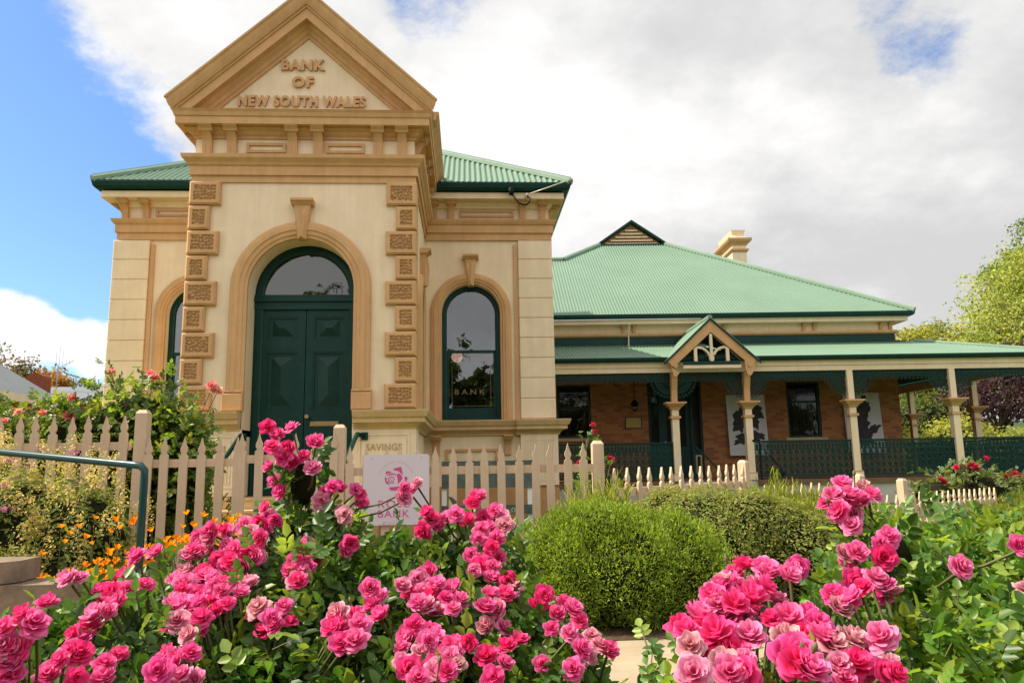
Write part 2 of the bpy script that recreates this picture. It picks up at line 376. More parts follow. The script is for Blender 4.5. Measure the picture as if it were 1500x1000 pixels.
    def archwall(s, x0, x1, z0, z1, xc, r, zs, zb, y0, y1, seg=24, flank=False):
        """wall slab with an arched opening from zb up; y0 front, y1 back"""
        def Q(x, y, z): return (y, x, z) if flank else (x, y, z)
        def bx(a, b, c, d):
            s.add([Q(a,y0,c),Q(b,y0,c),Q(b,y1,c),Q(a,y1,c),Q(a,y0,d),Q(b,y0,d),Q(b,y1,d),Q(a,y1,d)],
                  [(0,3,2,1),(4,5,6,7),(0,1,5,4),(1,2,6,5),(2,3,7,6),(3,0,4,7)])
        bx(x0, xc-r, z0, z1); bx(xc+r, x1, z0, z1)
        if zb > z0: bx(xc-r, xc+r, z0, zb)
        an = np.linspace(math.pi, 0, seg+1)
        for i in range(seg):
            xa, za = xc + r*math.cos(an[i]), zs + r*math.sin(an[i]); xb, zb2 = xc + r*math.cos(an[i+1]), zs + r*math.sin(an[i+1])
            s.add([Q(xa,y0,za),Q(xb,y0,zb2),Q(xb,y0,z1),Q(xa,y0,z1),Q(xa,y1,za),Q(xb,y1,zb2),Q(xb,y1,z1),Q(xa,y1,z1)],
                  [(0,1,2,3),(7,6,5,4),(0,4,5,1),(3,2,6,7)])
        return s
    def mesh(s, name, smooth=False):
        me = bpy.data.meshes.new(name); b = s.base
        me.from_pydata([(v[0]-b.x, v[1]-b.y, v[2]-b.z) for v in s.v], [], s.f); me.update()
        if smooth: me.polygons.foreach_set('use_smooth', [True]*len(me.polygons))
        return me
    def build(s, name, mat, parent=None, smooth=False, loc=(0, 0, 0)):
        me = s.mesh(name, smooth); me.materials.append(mat)
        return link(name, me, parent, loc)

def np_mesh(name, V, F, mat, col=None, smooth=False):
    """V (n,3), F (m,4) int, col (n,3)"""
    me = bpy.data.meshes.new(name); V = np.asarray(V, np.float32); F = np.asarray(F, np.int32); k = F.shape[1]
    me.vertices.add(len(V)); me.vertices.foreach_set('co', V.ravel())
    me.loops.add(F.size); me.loops.foreach_set('vertex_index', F.ravel())
    me.polygons.add(len(F)); me.polygons.foreach_set('loop_start', np.arange(0, F.size, k, dtype=np.int32))
    try: me.polygons.foreach_set('loop_total', np.full(len(F), k, np.int32))
    except Exception: pass
    if smooth: me.polygons.foreach_set('use_smooth', np.ones(len(F), bool))
    if col is not None:
        a = me.color_attributes.new('Col', 'FLOAT_COLOR', 'POINT')
        c4 = np.ones((len(V), 4), np.float32); c4[:, :3] = col; a.data.foreach_set('color', c4.ravel())
    me.materials.append(mat); me.update(calc_edges=True); me.validate()
    return me

def text_mesh(body, size, depth, mat, bold=0.0, spacing=1.0, width=None):
    """letters as real geometry standing in the XZ plane, centred on x, baseline z=0, front facing -y"""
    cu = bpy.data.curves.new('letters', 'FONT'); cu.body = body; cu.size = size; cu.extrude = depth/2; cu.align_x = 'CENTER'
    cu.offset = bold; cu.space_character = spacing; cu.resolution_u = 3
    ob = bpy.data.objects.new('letters', cu); COL.objects.link(ob)
    dg = bpy.context.evaluated_depsgraph_get()
    me = bpy.data.meshes.new_from_object(ob.evaluated_get(dg))
    bpy.data.objects.remove(ob)
    n = len(me.vertices); co = np.zeros(n*3, np.float32); me.vertices.foreach_get('co', co); co = co.reshape(-1, 3)
    if width:
        w = co[:, 0].max() - co[:, 0].min(); co[:, 0] = (co[:, 0] - (co[:, 0].max() + co[:, 0].min())/2) * width / w
    out = np.stack([co[:, 0], -co[:, 2], co[:, 1]], 1)
    me.vertices.foreach_set('co', out.ravel()); me.materials.clear(); me.materials.append(mat); me.update()
    return me

def corrugated(P0, U, S, polybottom, polytop, u0, u1, name, mat, parent, pitch=0.09, amp=0.011, both=False):
    """corrugated sheet: point = P0 + U*u + S*s + normal*wave; bottom(u)/top(u) limit s"""
    U = Vector(U).normalized(); S = Vector(S).normalized(); Nn = U.cross(S).normalized()
    if Nn.z < 0: Nn = -Nn
    n = max(8, int((u1-u0)/pitch*6)); V = []; F = []
    for i in range(n+1):
        u = u0 + (u1-u0)*i/n; w = amp*math.sin(2*math.pi*u/pitch)
        for s_ in (polybottom(u), polytop(u)): V.append(tuple(Vector(P0) + U*u + S*s_ + Nn*w))
    for i in range(n): F.append((2*i, 2*i+2, 2*i+3, 2*i+1))
    me = np_mesh(name, V, F, mat, smooth=True)
    return link(name, me, parent)
# ------------------------------------------------------------------ the bank
XC = -2.65                      # door axis
TL, TR, TY = -4.45, -0.85, 12.0     # portico walls
WL, WR, WY = -7.00, 1.75, 15.1      # main block
B = (XC, 12.0, 0.0)
bank = thing('bank_building', 'cream and tan single storey bank with steep pediment portico and raised lettering', 'building', B)
def bk(): return MB(B)

# walls
w = bk(); w.archwall(TL, TR, 1.60, 6.95, XC-.01, 0.85, 3.95, 1.60, TY, TY+.45)
w.build('portico_wall', M['cream'], bank)
w = bk()
w.box(TL, TL+.3, TY+.45, WY, 0, 6.95)
w.archwall(TY+.45, WY+.4, 0, 6.95, 13.65, 0.5, 3.9, 1.97, TR, TR-.3, flank=True)
w.build('portico_side_wall', M['cream'], bank)
w = bk()
w.archwall(TR, WR, 0.0, 6.55, .10, .60, 4.18, 1.97, WY, WY+.35)
w.archwall(WL, TL, 0.0, 6.55, 2*XC-.10, .60, 4.18, 1.97, WY, WY+.35)
w.box(WR-.35, WR, WY+.35, 20.2, 0, 6.55); w.box(WL, WL+.35, WY+.35, 20.2, 0, 6.55); w.box(WL+.35, WR-.35, 19.85, 20.2, 0, 6.55)
w.build('main_wall', M['cream'], bank)
# dark rooms behind the two front windows, each with a far wall
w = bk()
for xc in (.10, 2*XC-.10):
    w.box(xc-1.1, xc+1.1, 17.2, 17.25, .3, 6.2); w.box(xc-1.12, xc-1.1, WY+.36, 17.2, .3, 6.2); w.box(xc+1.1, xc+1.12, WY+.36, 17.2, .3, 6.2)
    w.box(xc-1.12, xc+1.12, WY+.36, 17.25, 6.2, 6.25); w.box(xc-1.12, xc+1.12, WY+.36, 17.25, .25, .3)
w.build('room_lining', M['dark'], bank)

# pedestals, base course
for x0, x1 in ((TL-.05, XC-.86), (XC+.85, TR+.05)):
    w = bk(); w.box(x0, x1, TY-.05, TY+.6, 0.68, 1.70); w.box(x0+.02, x1-.02, TY-.03, TY+.6, 1.70, 1.96); w.build('pedestal', M['cream'], bank)
    w = bk(); w.box(x0-.06, x1+.0, TY-.11, TY+.62, 0, 0.62); w.box(x0-.03, x1, TY-.08, TY+.62, .62, .68); w.build('base_course', M['base_tan'], bank)
    # sunk fluted panel with faded lettering
    xc = (x0+x1)/2; hw = .40; pan = bk()
    pan.box(xc-hw, xc+hw, TY-.065, TY-.052, 1.58, 1.61); pan.box(xc-hw, xc+hw, TY-.065, TY-.052, .80, .83)
    pan.box(xc-hw, xc-hw+.03, TY-.065, TY-.052, .83, 1.58); pan.box(xc+hw-.03, xc+hw, TY-.065, TY-.052, .83, 1.58)
    for k in range(15):
        fx = xc - hw + .06 + k*(2*hw-.12)/14
        pan.box(fx-.012, fx+.012, TY-.062, TY-.053, .87, 1.22)
    pan.box(xc-hw+.05, xc+hw-.05, TY-.060, TY-.053, 1.26, 1.53)
    p_ = pan.build('fluted_panel', M['cream'], bank)
    word = 'ACCOUNTS' if x0 < XC-1 else 'SAVINGS'
    me = text_mesh(word, .15, .006, M['carvedink'], 0.002, 1.05, .56)
    lt = link('lettering', me, p_, (xc-XC, TY-.066-12.0, 1.345))
for x0, x1 in ((TR+.06, WR+.07), (WL-.07, TL-.06)):
    w = bk(); w.box(x0, x1, WY-.10, WY-.003, 0, .62); w.box(x0, x1, WY-.07, WY-.003, .62, .68); w.build('base_course', M['base_tan'], bank)
# cap moulding running over the pedestals and on as the window sill
capp = [(-.02,1.67),(.05,1.67),(.06,1.71),(.11,1.75),(.19,1.78),(.19,1.85),(.22,1.86),(.26,1.95),(.26,1.972),(-.02,1.985)]
capo = [(o+.06, z) for o, z in capp]
w = bk(); w.sweep(capp, [(XC+.87, TY), (TR, TY), (TR, WY-.0)]); w.sweep(capp, [(TR+.01, WY), (.98, WY)]); w.sweep(capo, [(.98, WY), (WR, WY), (WR, 20.1)]); w.build('cap_moulding', M['sillm'], bank)
w = bk(); w.sweep(capp, [(TL, WY), (TL, TY), (XC-.88, TY)]); w.sweep(capp, [(2*XC-.98, WY), (TL-.01, WY)]); w.sweep(capo, [(WL, 20.1), (WL, WY), (2*XC-.98, WY)]); w.build('cap_moulding', M['sillm'], bank)

# portico entablature
def framepanel(x0, x1, z0, z1, y):
    m = bk(); t = .045
    m.box(x0, x1, y-.035, y-.002, z0, z0+t); m.box(x0, x1, y-.035, y-.002, z1-t, z1)
    m.box(x0, x0+t, y-.035, y-.002, z0+t, z1-t); m.box(x1-t, x1, y-.035, y-.002, z0+t, z1-t)
    return m.build('frieze_panel', M['tan'], bank)
ent = [(-.02,5.75),(.03,5.75),(.03,5.86),(.065,5.865),(.065,6.015),(.09,6.03),(.11,6.07),(.17,6.13),(.18,6.19),(-.02,6.20)]
w = bk(); w.sweep(ent, [(TL, WY-.05), (TL, TY), (TR, TY), (TR, WY-.05)]); w.build('architrave', M['tan'], bank)
bed = [(-.02,6.51),(.03,6.51),(.03,6.55),(.07,6.58),(.09,6.62),(.15,6.65),(.15,6.70),(-.02,6.70)]
w = bk(); w.sweep(bed, [(TL, WY-.05), (TL, TY), (TR, TY), (TR, WY-.05)]); w.build('bed_moulding', M['tan'], bank)
cor = [(-.02,6.70),(.26,6.67),(.26,6.79),(.28,6.80),(.30,6.86),(.33,6.90),(-.02,6.93)]
w = bk(); w.sweep(cor, [(TL, WY-.05), (TL, TY), (TR, TY), (TR, WY-.05)]); w.build('cornice', M['tan'], bank)
cym = [(-.02,6.932),(.31,6.905),(.33,6.95),(.37,7.0),(.41,7.06),(.41,7.09),(-.02,7.10)]
for path in ([(TL, WY+.5), (TL, TY+.1)], [(TR, TY+.1), (TR, WY+.5)]):
    w = bk(); w.sweep(cym, path); w.build('side_cornice', M['tan'], bank)
for c0 in (-.65, .65): framepanel(XC+c0-.32, XC+c0+.32, 6.27, 6.44, TY)

# brackets: curved console with a moulded cap, one mesh shared by all
def bracket_mesh(h, wd, out):
    m = MB(); zt = h
    prof = [(0.004, 0), (-.05, 0), (-.055, .10*h), (-.06, .35*h), (-.075, .52*h), (-.11, .66*h), (-.60*out, .76*h), (-.72*out, .80*h), (0.004, .80*h)]
    m.prism([(y, z) for y, z in prof], 'x', -wd*.34, wd*.34)
    m.prism([(0.004, .80*h), (-.76*out, .80*h), (-.80*out, .86*h), (-.92*out, .91*h), (-.92*out, .935*h), (-out, .94*h), (-out, h), (0.004, h)], 'x', -wd/2, wd/2)
    for sx in (-.17, .17): m.prism([(-.052, .02*h), (-.062, .02*h), (-.068, .45*h), (-.05, .45*h)], 'x', wd*sx-.012, wd*sx+.012)
    return m.mesh('bracket')
bm_big = bracket_mesh(.49, .22, .25); bm_big.materials.append(M['tan'])
bm_small = bracket_mesh(.385, .19, .27); bm_small.materials.append(M['tan'])
def bracket(me, x, y, z, rot=0.0): return link('bracket', me, bank, (x-B[0], y-B[1], z-B[2]), rot)
for dx in (-1.60, -1.20, -.21, .21, 1.20, 1.60): bracket(bm_big, XC+dx, TY, 6.19)
for yy in (12.25, 13.2, 13.65, 14.6): bracket(bm_big, TR, yy, 6.19, R(90)); bracket(bm_big, TL, yy, 6.19, R(-90))

# pediment
ZA, KS, HW = 9.06, .905, 2.20; ZB = 6.90
tym = bk(); hwb = (8.55-ZB)/KS
tym.prism([(XC-hwb-.35, ZB), (XC+hwb+.35, ZB), (XC, 8.55+.3)], 'y', TY, TY+.3); tym.build('tympanum', M['cream'], bank)
rk = [(.0,.41),(.03,.41),(.05,.385),(.10,.37),(.16,.34),(.20,.315),(.20,.29),(.235,.285),(.235,.26),(.38,.26),(.38,.14),(.42,.12),(.45,.08),(.50,.07),(.52,.04),(.56,.03),(.56,-.02),(0,-.02)]   # (vertical drop, projection)
w = bk()
for s in (-1, 1):
    vv = []; k = len(rk)
    for dv, pr in rk:
        dv = dv*1.28
        t = min(HW - max(0, .41-pr)*.9, (ZA-dv-ZB)/KS)
        vv.append((XC, TY-pr, ZA-dv)); vv.append((XC+s*t, TY-pr, ZA-dv-KS*t))
    ff = []
    for j in range(k):
        q = (j+1) % k
        ff.append((2*j, 2*j+1, 2*q+1, 2*q))
    ff.append(tuple(2*j+1 for j in range(k)))
    w.add(vv, ff)
w.build('raking_cornice', M['tan'], bank)
w = bk()
for s in (-1, 1):
    w.add([(XC, TY-.02, ZA+.01), (XC+s*2.08, TY-.02, ZA+.01-KS*2.08), (XC+s*2.08, 17.8, ZA+.01-KS*2.08), (XC, 17.8, ZA+.01)], [(0,1,2,3)])
w.build('portico_roof', M['roof'], bank)
for body, zz_, wd in (('BANK', 7.76, .73), ('OF', 7.45, .36), ('NEW SOUTH WALES', 7.10, 2.12)):
    me = text_mesh(body, .25, .045, M['tan'], .011, 1.14, wd)
    link('lettering', me, bank, (-.08, -.024, zz_))

# quoins with worm-carved panels
def carved(wd, ht, seed):
    r = np.random.default_rng(seed); st = .0115; nx, nz = int(wd/st)+1, int(ht/st)+1
    xs = np.linspace(0, wd, nx); zs = np.linspace(0, ht, nz); X, Z = np.meshgrid(xs, zs)
    cell = .053; gx, gz = np.meshgrid(np.arange(-1, wd/cell+2), np.arange(-1, ht/cell+2))
    px = (gx + .5 + r.uniform(-.42, .42, gx.shape)).ravel()*cell; pz = (gz + .5 + r.uniform(-.42, .42, gx.shape)).ravel()*cell
    D = np.sqrt((X.ravel()[:, None]-px)**2 + (Z.ravel()[:, None]-pz)**2); D.sort(axis=1)
    e = D[:, 1] - D[:, 0]; dep = np.clip((e-.008)/.008, 0, 1)*.045
    edge = np.minimum(np.minimum(X, wd-X), np.minimum(Z, ht-Z)).ravel(); dep[edge < .006] = 0
    V = np.stack([X.ravel(), dep, Z.ravel()], 1); idx = np.arange(nx*nz).reshape(nz, nx)
    F = np.stack([idx[:-1, :-1], idx[:-1, 1:], idx[1:, 1:], idx[1:, :-1]], -1).reshape(-1, 4)
    return np_mesh('carved_panel', V, F, M['tan'])
HOLE = .068
cw = {(w_, v): carved((.50 if w_ == 0 else .34)-2*HOLE, .395-2*HOLE, 1+w_+2*v) for w_ in (0, 1) for v in range(5)}
for s in (-1, 1):
    for k in range(9):
        wd = .50 if k % 2 == 0 else .34
        zt = 5.752 - .4195*k; z0 = zt-.395
        xo = XC + s*1.845; xi = XC + s*(1.845-wd); x0, x1 = min(xo, xi), max(xo, xi)
        q = bk(); q.bevel_front(x0, x1, TY-.085, TY+.32, z0, zt, .028, HOLE)
        qo = q.build('quoin_block', M['tan'], bank)
        link('carved_panel', cw[(k % 2, (k//2 + (2 if s > 0 else 0)) % 5)], qo, (x0+HOLE-B[0], TY-.083-B[1], z0+HOLE-B[2]))

# door arch surround
RX = XC-.01
ar = [(.845, TY+.01), (.845, TY-.05), (.885, TY-.055), (.905, TY-.08), (.96, TY-.085), (.975, TY-.105), (1.04, TY-.105), (1.055, TY-.085), (1.09, TY-.08), (1.12, TY-.06), (1.125, TY+.004)]
w = bk(); w.archring(RX, 3.95, 2.30, ar, seg=40); w.build('arch_moulding', M['tan'], bank)
for s in (-1, 1):
    a, b = sorted((RX+s*.84, RX+s*1.16)); w = bk(); w.bevel_front(a, b, TY-.13, TY+.02, 1.985, 2.26, .015); w.bevel_front(a+.0, b-.0, TY-.12, TY+.02, 2.26, 2.31, .03)
    w.build('arch_plinth', M['tan'], bank)
def keystone(xc, y, zb, zt, wt, wb, out, flank=False):
    m = bk() if not flank else MB()
    zc = zt-.09
    m.add([(xc-wb/2, y+.02, zb), (xc+wb/2, y+.02, zb), (xc+wt/2, y+.02, zc), (xc-wt/2, y+.02, zc),
           (xc-wb/2, y-out*.55, zb), (xc+wb/2, y-out*.55, zb), (xc+wt/2, y-out*.7, zc), (xc-wt/2, y-out*.7, zc),
           (xc, y-out*.95, zb+.03), (xc, y-out, zb+(zc-zb)*.62), (xc, y-out*.72, zc)],
          [(0,3,2,1), (0,4,7,3), (1,2,6,5), (0,1,5,8,4), (4,8,9,10,7), (5,6,10,9,8), (3,7,10,6,2)])
    m.prism([(y+.02, zc), (y-out*.8, zc), (y-out*.95, zc+.03), (y-out*1.2, zc+.05), (y-out*1.2, zt), (y+.02, zt)], 'x', xc-wt*.5-.05, xc+wt*.5+.05)
    if flank: return m
    return m.build('keystone', M['tan'], bank)
keystone(RX, TY, 4.76, 5.43, .26, .14, .17)

# doors
DY = TY+.45
w = bk(); w.archring(RX, 3.95, .64, [(.70, DY+.02), (.70, DY-.03), (.73, DY-.05), (.81, DY-.05), (.86, DY-.02), (.86, DY+.12)], seg=36); w.build('door_frame', M['green'], bank)
w = bk(); w.box(RX-.86, RX+.86, DY-.06, DY+.1, 3.70, 3.83); w.box(RX-.90, RX+.86, DY-.10, DY+.1, 3.83, 3.875); w.box(RX-.88, RX+.86, DY-.07, DY+.1, 3.875, 3.945)
w.build('door_transom', M['green'], bank)
w = bk(); an = np.linspace(0, math.pi, 33); w.prism([(RX+.705*math.cos(a), 3.94+.705*math.sin(a)) for a in an], 'y', DY+.0, DY+.02); w.build('fanlight', M['glass'], bank)
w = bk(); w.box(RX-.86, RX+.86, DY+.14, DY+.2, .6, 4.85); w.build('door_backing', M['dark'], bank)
for s in (-1, 1):
    x0, x1 = (RX-.80, RX-.006) if s < 0 else (RX+.006, RX+.80)
    m = bk(); zs_ = [.66, .80, 1.66, 2.02, 2.99, 3.20, 3.59, 3.70]     # rails and openings
    px0, px1 = (x0+.155, x1-.115) if s < 0 else (x0+.115, x1-.155)
    m.box(x0, px0, DY-.01, DY+.04, .66, 3.70); m.box(px1, x1, DY-.01, DY+.04, .66, 3.70)
    for a, b in ((.66, .80), (1.62, 2.02), (2.99, 3.20), (3.58, 3.70)): m.box(px0, px1, DY-.01, DY+.04, a, b)
    m.box(px0, px1, DY+.022, DY+.04, .80, 3.58)
    dr = m.build('door', M['doorgreen'], bank)
    for a, b in ((.80, 1.62), (2.02, 2.99), (3.20, 3.58)):
        q = bk(); e = .028        # bolection frame then a pyramid-cut field
        q.box(px0, px1, DY+.0, DY+.0225, a, a+e); q.box(px0, px1, DY+.0, DY+.0225, b-e, b); q.box(px0, px0+e, DY+.0, DY+.0225, a+e, b-e); q.box(px1-e, px1, DY+.0, DY+.0225, a+e, b-e)
        i = .095; iz = .062 if b-a < .5 else .085; u0, u1, v0, v1 = px0+i, px1-i, a+iz, b-iz; h = min(u1-u0, v1-v0)/2
        cx, cz = (u0+u1)/2, (v0+v1)/2
        ra, rb = ((cx, v0+h), (cx, v1-h)) if v1-v0 > u1-u0 else ((u0+h, cz), (u1-h, cz))
        q.add([(u0, DY+.019, v0), (u1, DY+.019, v0), (u1, DY+.019, v1), (u0, DY+.019, v1), (ra[0], DY-.045, ra[1]), (rb[0], DY-.045, rb[1])],
              [(0,1,4), (1,2,5,4), (2,3,5), (3,0,4,5)] if v1-v0 > u1-u0 else [(0,1,5,4), (1,2,5), (2,3,4,5), (3,0,4)])
        q.build('door_panel', M['doorgreen'], dr)
    if s > 0:
        q = bk(); q.bevel_front(px0-.02, px1-.08, DY-.03, DY-.008, 1.76, 1.84, .008); q.box(px0+.03, px1-.13, DY-.036, DY-.029, 1.785, 1.815); q.build('letter_slot', M['brass'], dr)
        q = bk(); q.tube([(x0+.05, DY-.01, 1.92), (x0+.05, DY-.07, 1.92)], [.025, .035], 10); q.build('door_knob', M['brass'], dr)

# wing window surrounds and sashes
def wing_window(xc, lettered):
    rr = [(.60, WY+.01), (.60, WY-.04), (.635, WY-.045), (.65, WY-.07), (.69, WY-.075), (.705, WY-.09), (.755, WY-.09), (.77, WY-.07), (.80, WY-.065), (.825, WY-.045), (.83, WY+.004)]
    m = bk(); m.archring(xc, 4.18, 1.985, rr, seg=36); m.build('arch_moulding', M['tan'], bank)
    keystone(xc, WY, 4.72, 5.38, .23, .12, .15)
    y = WY+.20
    m = bk(); m.archring(xc, 4.18, 1.985, [(.50, y+.03), (.50, y-.03), (.52, y-.04), (.60, y-.04), (.60, y+.10)], seg=32)
    m.box(xc-.60, xc+.60, y-.05, y+.1, 1.975, 2.06)
    wo = m.build('window', M['green'], bank)
    q = bk(); q.box(xc-.50, xc+.50, y-.005, y+.03, 3.37, 3.43); q.box(xc-.50, xc+.50, y-.005, y+.03, 2.06, 2.24); q.box(xc-.50, xc-.455, y-.002, y+.03, 2.24, 3.37); q.box(xc+.455, xc+.50, y-.002, y+.03, 2.24, 3.37)
    q.box(xc-.035, xc+.035, y-.02, y-.004, 3.43, 3.445)
    q.build('sash', M['green'], wo)
    q = bk(); an = np.linspace(0, math.pi, 25); q.prism([(xc+.505*math.cos(a), 4.18+.505*math.sin(a)) for a in an] + [(xc-.505, 2.2), (xc+.505, 2.2)], 'y', y+.012, y+.016); q.build('pane', M['clear'], wo)
    if lettered:
        me = text_mesh('BANK', .15, .003, M['gold'], .001, 1.5, .62); link('lettering', me, wo, (xc-B[0]-.03, y+.008-B[1], 2.52))
        q = bk(); q.box(xc-.40, xc+.40, y+.007, y+.011, 2.275, 2.283); q.box(xc-.40, xc-.392, y+.007, y+.011, 2.283, 3.1); q.box(xc+.392, xc+.40, y+.007, y+.011, 2.283, 3.1); q.build('gold_line', M['gold'], wo)
wing_window(.10, True); wing_window(2*XC-.10, False)
g = MB(); bmx = []
nlat, nlon = 10, 16
V = [(math.sin(math.pi*i/nlat)*math.cos(2*math.pi*j/nlon)*.12, math.sin(math.pi*i/nlat)*math.sin(2*math.pi*j/nlon)*.12, math.cos(math.pi*i/nlat)*.12) for i in range(nlat+1) for j in range(nlon)]
Fq = [(i*nlon+j, (i+1)*nlon+j, (i+1)*nlon+(j+1) % nlon, i*nlon+(j+1) % nlon) for i in range(nlat) for j in range(nlon)]
globe = thing('pendant_lamp', 'round pale pink globe lamp hanging inside the arched bank window', 'lamp', (-.20, 15.75, 3.36))
g.add(V, Fq); g.build('lamp_globe', M['lampglow'], globe, True)
g = MB(); g.tube([(0, 0, .11), (0, 0, 2.8)], .006, 6); g.build('flex', M['cable'], globe)

# window in the portico's flank: surround and keystone
m = bk(); m.archring(13.65, 3.9, 1.985, [(.5, TR-.01), (.5, TR+.05), (.55, TR+.085), (.62, TR+.085), (.70, TR+.06), (.71, TR-.004)], flank=True, seg=28); m.build('arch_moulding', M['tan'], bank)
m = keystone(0, 0, 4.38, 5.08, .24, .13, .17, True); m.build('keystone', M['tan'], bank, loc=(TR-B[0], 13.65-B[1], 0)).rotation_euler = (0, 0, R(90))
m = bk(); m.box(TR-.26, TR-.2, 13.1, 14.2, 1.97, 4.45); m.build('pane', M['glass'], bank)

# rusticated corner pilasters
for s in (-1, 1):
    x0, x1 = (1.09, WR+.05) if s > 0 else (2*XC-WR-.05, 2*XC-1.09)
    m = bk(); zt = 5.70
    z = 1.985
    while z < zt-.05:
        z1 = min(z+.413, zt)
        m.box(x0+.018, x1-.018, WY-.045, WY+.5, z, z+.012)
        m.bevel_front(x0, x1, WY-.065, WY+.5, z+.012, z1-.002, .012); z = z1
    m.build('corner_pilaster', M['cream'], bank)
    xa, xb = (.99, 1.07) if s > 0 else (2*XC-1.07, 2*XC-.99)
    m = bk(); m.box(xa, xb, WY-.03, WY-.003, 1.985, 5.62); m.box(xa+.012, xb-.012, WY-.034, WY-.029, 5.02, 5.62); m.build('pilaster_strip', M['tan'], bank)
    m = bk(); m.box(x0-.02, x1+.02, WY-.12, WY-.003, .68, 1.67); pl_ = m.build('pilaster_base', M['cream'], bank)
    m = bk()
    for k in range(11):
        fx = x0+.08+k*(x1-x0-.16)/10; m.box(fx-.012, fx+.012, WY-.13, WY-.119, .80, 1.55)
    m.box(x0+.03, x1-.03, WY-.128, WY-.119, 1.56, 1.585); m.box(x0+.03, x1-.03, WY-.128, WY-.119, .765, .79); m.build('fluting', M['cream'], pl_)
    # apron below the sill with consoles
    cx = .10 if s > 0 else 2*XC-.10
    m = bk(); t = .05; a, b = cx-.52, cx+.52
    m.box(a, b, WY-.04, WY-.003, 1.36, 1.36+t); m.box(a, b, WY-.04, WY-.003, .80, .80+t); m.box(a, a+t, WY-.04, WY-.003, .85, 1.36); m.box(b-t, b, WY-.04, WY-.003, .85, 1.36)
    m.build('apron_panel', M['tan'], bank)
    for e in (-.70, .72): link('bracket', bm_small, bank, (cx+e-B[0], WY-B[1], 1.285))

# wing entablature, eaves and roof
ent2 = [(-.02,5.71),(.05,5.71),(.05,5.855),(.085,5.86),(.085,6.02),(.11,6.035),(.14,6.08),(.16,6.13),(-.02,6.14)]
bed2 = [(-.02,6.40),(.03,6.40),(.05,6.44),(.09,6.50),(.09,6.53),(-.02,6.53)]
fas = [(-.02,6.525),(.31,6.525),(.31,6.535),(.30,6.54),(.30,6.655),(.27,6.67),(-.02,6.67)]
gut = [(.28,6.69),(.38,6.68),(.42,6.72),(.44,6.80),(.44,6.835),(.42,6.835),(.42,6.75),(.28,6.75)]
for prof, nm, mt in ((ent2, 'architrave', 'tan'), (bed2, 'bed_moulding', 'cream'), (fas, 'eaves_fascia', 'cream'), (gut, 'gutter', 'green')):
    m = bk(); m.sweep(prof, [(TR+.0, WY), (WR, WY), (WR, 20.2)]); m.build(nm, M[mt], bank)
    m = bk(); m.sweep(prof, [(WL, 20.2), (WL, WY), (TL, WY)]); m.build(nm, M[mt], bank)
for s in (-1, 1):
    for x in (-.65, -.29, 1.20, 1.62): bracket(bm_small, x if s > 0 else 2*XC-x, WY, 6.14)
    a, b = (-.12, 1.02) if s > 0 else (2*XC-1.02, 2*XC+.12)
    framepanel(a, b, 6.22, 6.37, WY)
    for y in (15.28, 16.6, 17.0): bracket(bm_small, WR if s > 0 else WL, y, 6.14, R(90) if s > 0 else R(-90))
PIT = .65; EX0, EX1, EY = WL-.43, WR+.43, WY-.43; EZ = 6.83; W_ = EX1-EX0; SL = math.sqrt(1+PIT*PIT)
DEP = 6.0
P0 = (EX0-B[0], EY-B[1], EZ)
corrugated(P0, (1, 0, 0), (0, 1, PIT), lambda u: 0.0, lambda u: max(0.0, min(u, W_-u, DEP/2))*SL, 0, W_, 'roof', M['roof'], bank, .115, .021)
for s in (0, 1):
    xb = EX0 if s == 0 else EX1; U = (0, 1, 0); S_ = (1 if s == 0 else -1, 0, PIT)
    corrugated((xb-B[0], EY-B[1], EZ), U, S_, lambda u: 0.0, lambda u: max(0.0, min(u, DEP-u))*SL, 0, DEP, 'roof', M['roof'], bank, .115, .021)
m = bk()
for xb, sg in ((EX0, 1), (EX1, -1)):
    a = Vector((xb, EY, EZ+.02)); b = Vector((xb+sg*DEP/2, EY+DEP/2, EZ+.02+PIT*DEP/2)); m.tube([a, b], .085, 8)
m.tube([(EX0+DEP/2, EY+DEP/2, EZ+.02+PIT*DEP/2), (EX1-DEP/2, EY+DEP/2, EZ+.02+PIT*DEP/2)], .085, 8)
m.add([(EX0, EY+DEP, EZ), (EX1, EY+DEP, EZ), (EX1-DEP/2, EY+DEP/2, EZ+PIT*DEP/2), (EX0+DEP/2, EY+DEP/2, EZ+PIT*DEP/2)], [(0,1,2,3)])
m.build('ridge_capping', M['ridge'], bank)
m = bk()
for xb, sg in ((EX0, 1), (EX1, -1)):
    m.tube([Vector((xb, EY, EZ+.10)), Vector((xb+sg*DEP/2, EY+DEP/2, EZ+.10+PIT*DEP/2))], .022, 6)
m.build('ridge_roll', M['green'], bank)

# electricity lead-in on the eaves
svc = thing('power_lead', 'black looped power lead with ivory insulator on the bank eaves fascia', 'cable', (1.0, 14.78, 6.60))
q = MB((1.0, 14.78, 6.60)); q.tube([(.95, 14.79, 6.68), (.95, 14.72, 6.72), (.95, 14.66, 6.66), (.95, 14.66, 6.56)], [.03, .06, .065, .05], 10); q.build('weather_head', M['cable'], svc, True)
q = MB((1.0, 14.78, 6.60)); q.tube([(.96, 14.66, 6.57), (1.02, 14.6, 6.46), (1.09, 14.58, 6.36), (1.17, 14.58, 6.32), (1.26, 14.6, 6.33), (1.32, 14.62, 6.40), (1.33, 14.64, 6.48), (1.29, 14.66, 6.52), (1.27, 14.68, 6.57)], .018, 8); q.build('lead_loop', M['cable'], svc, True)
q = MB((1.0, 14.78, 6.60)); q.tube([(1.26, 14.79, 6.55), (1.27, 14.72, 6.56), (1.275, 14.66, 6.57)], [.03, .05, .03], 10); q.build('insulator', M['ceramic'], svc, True)
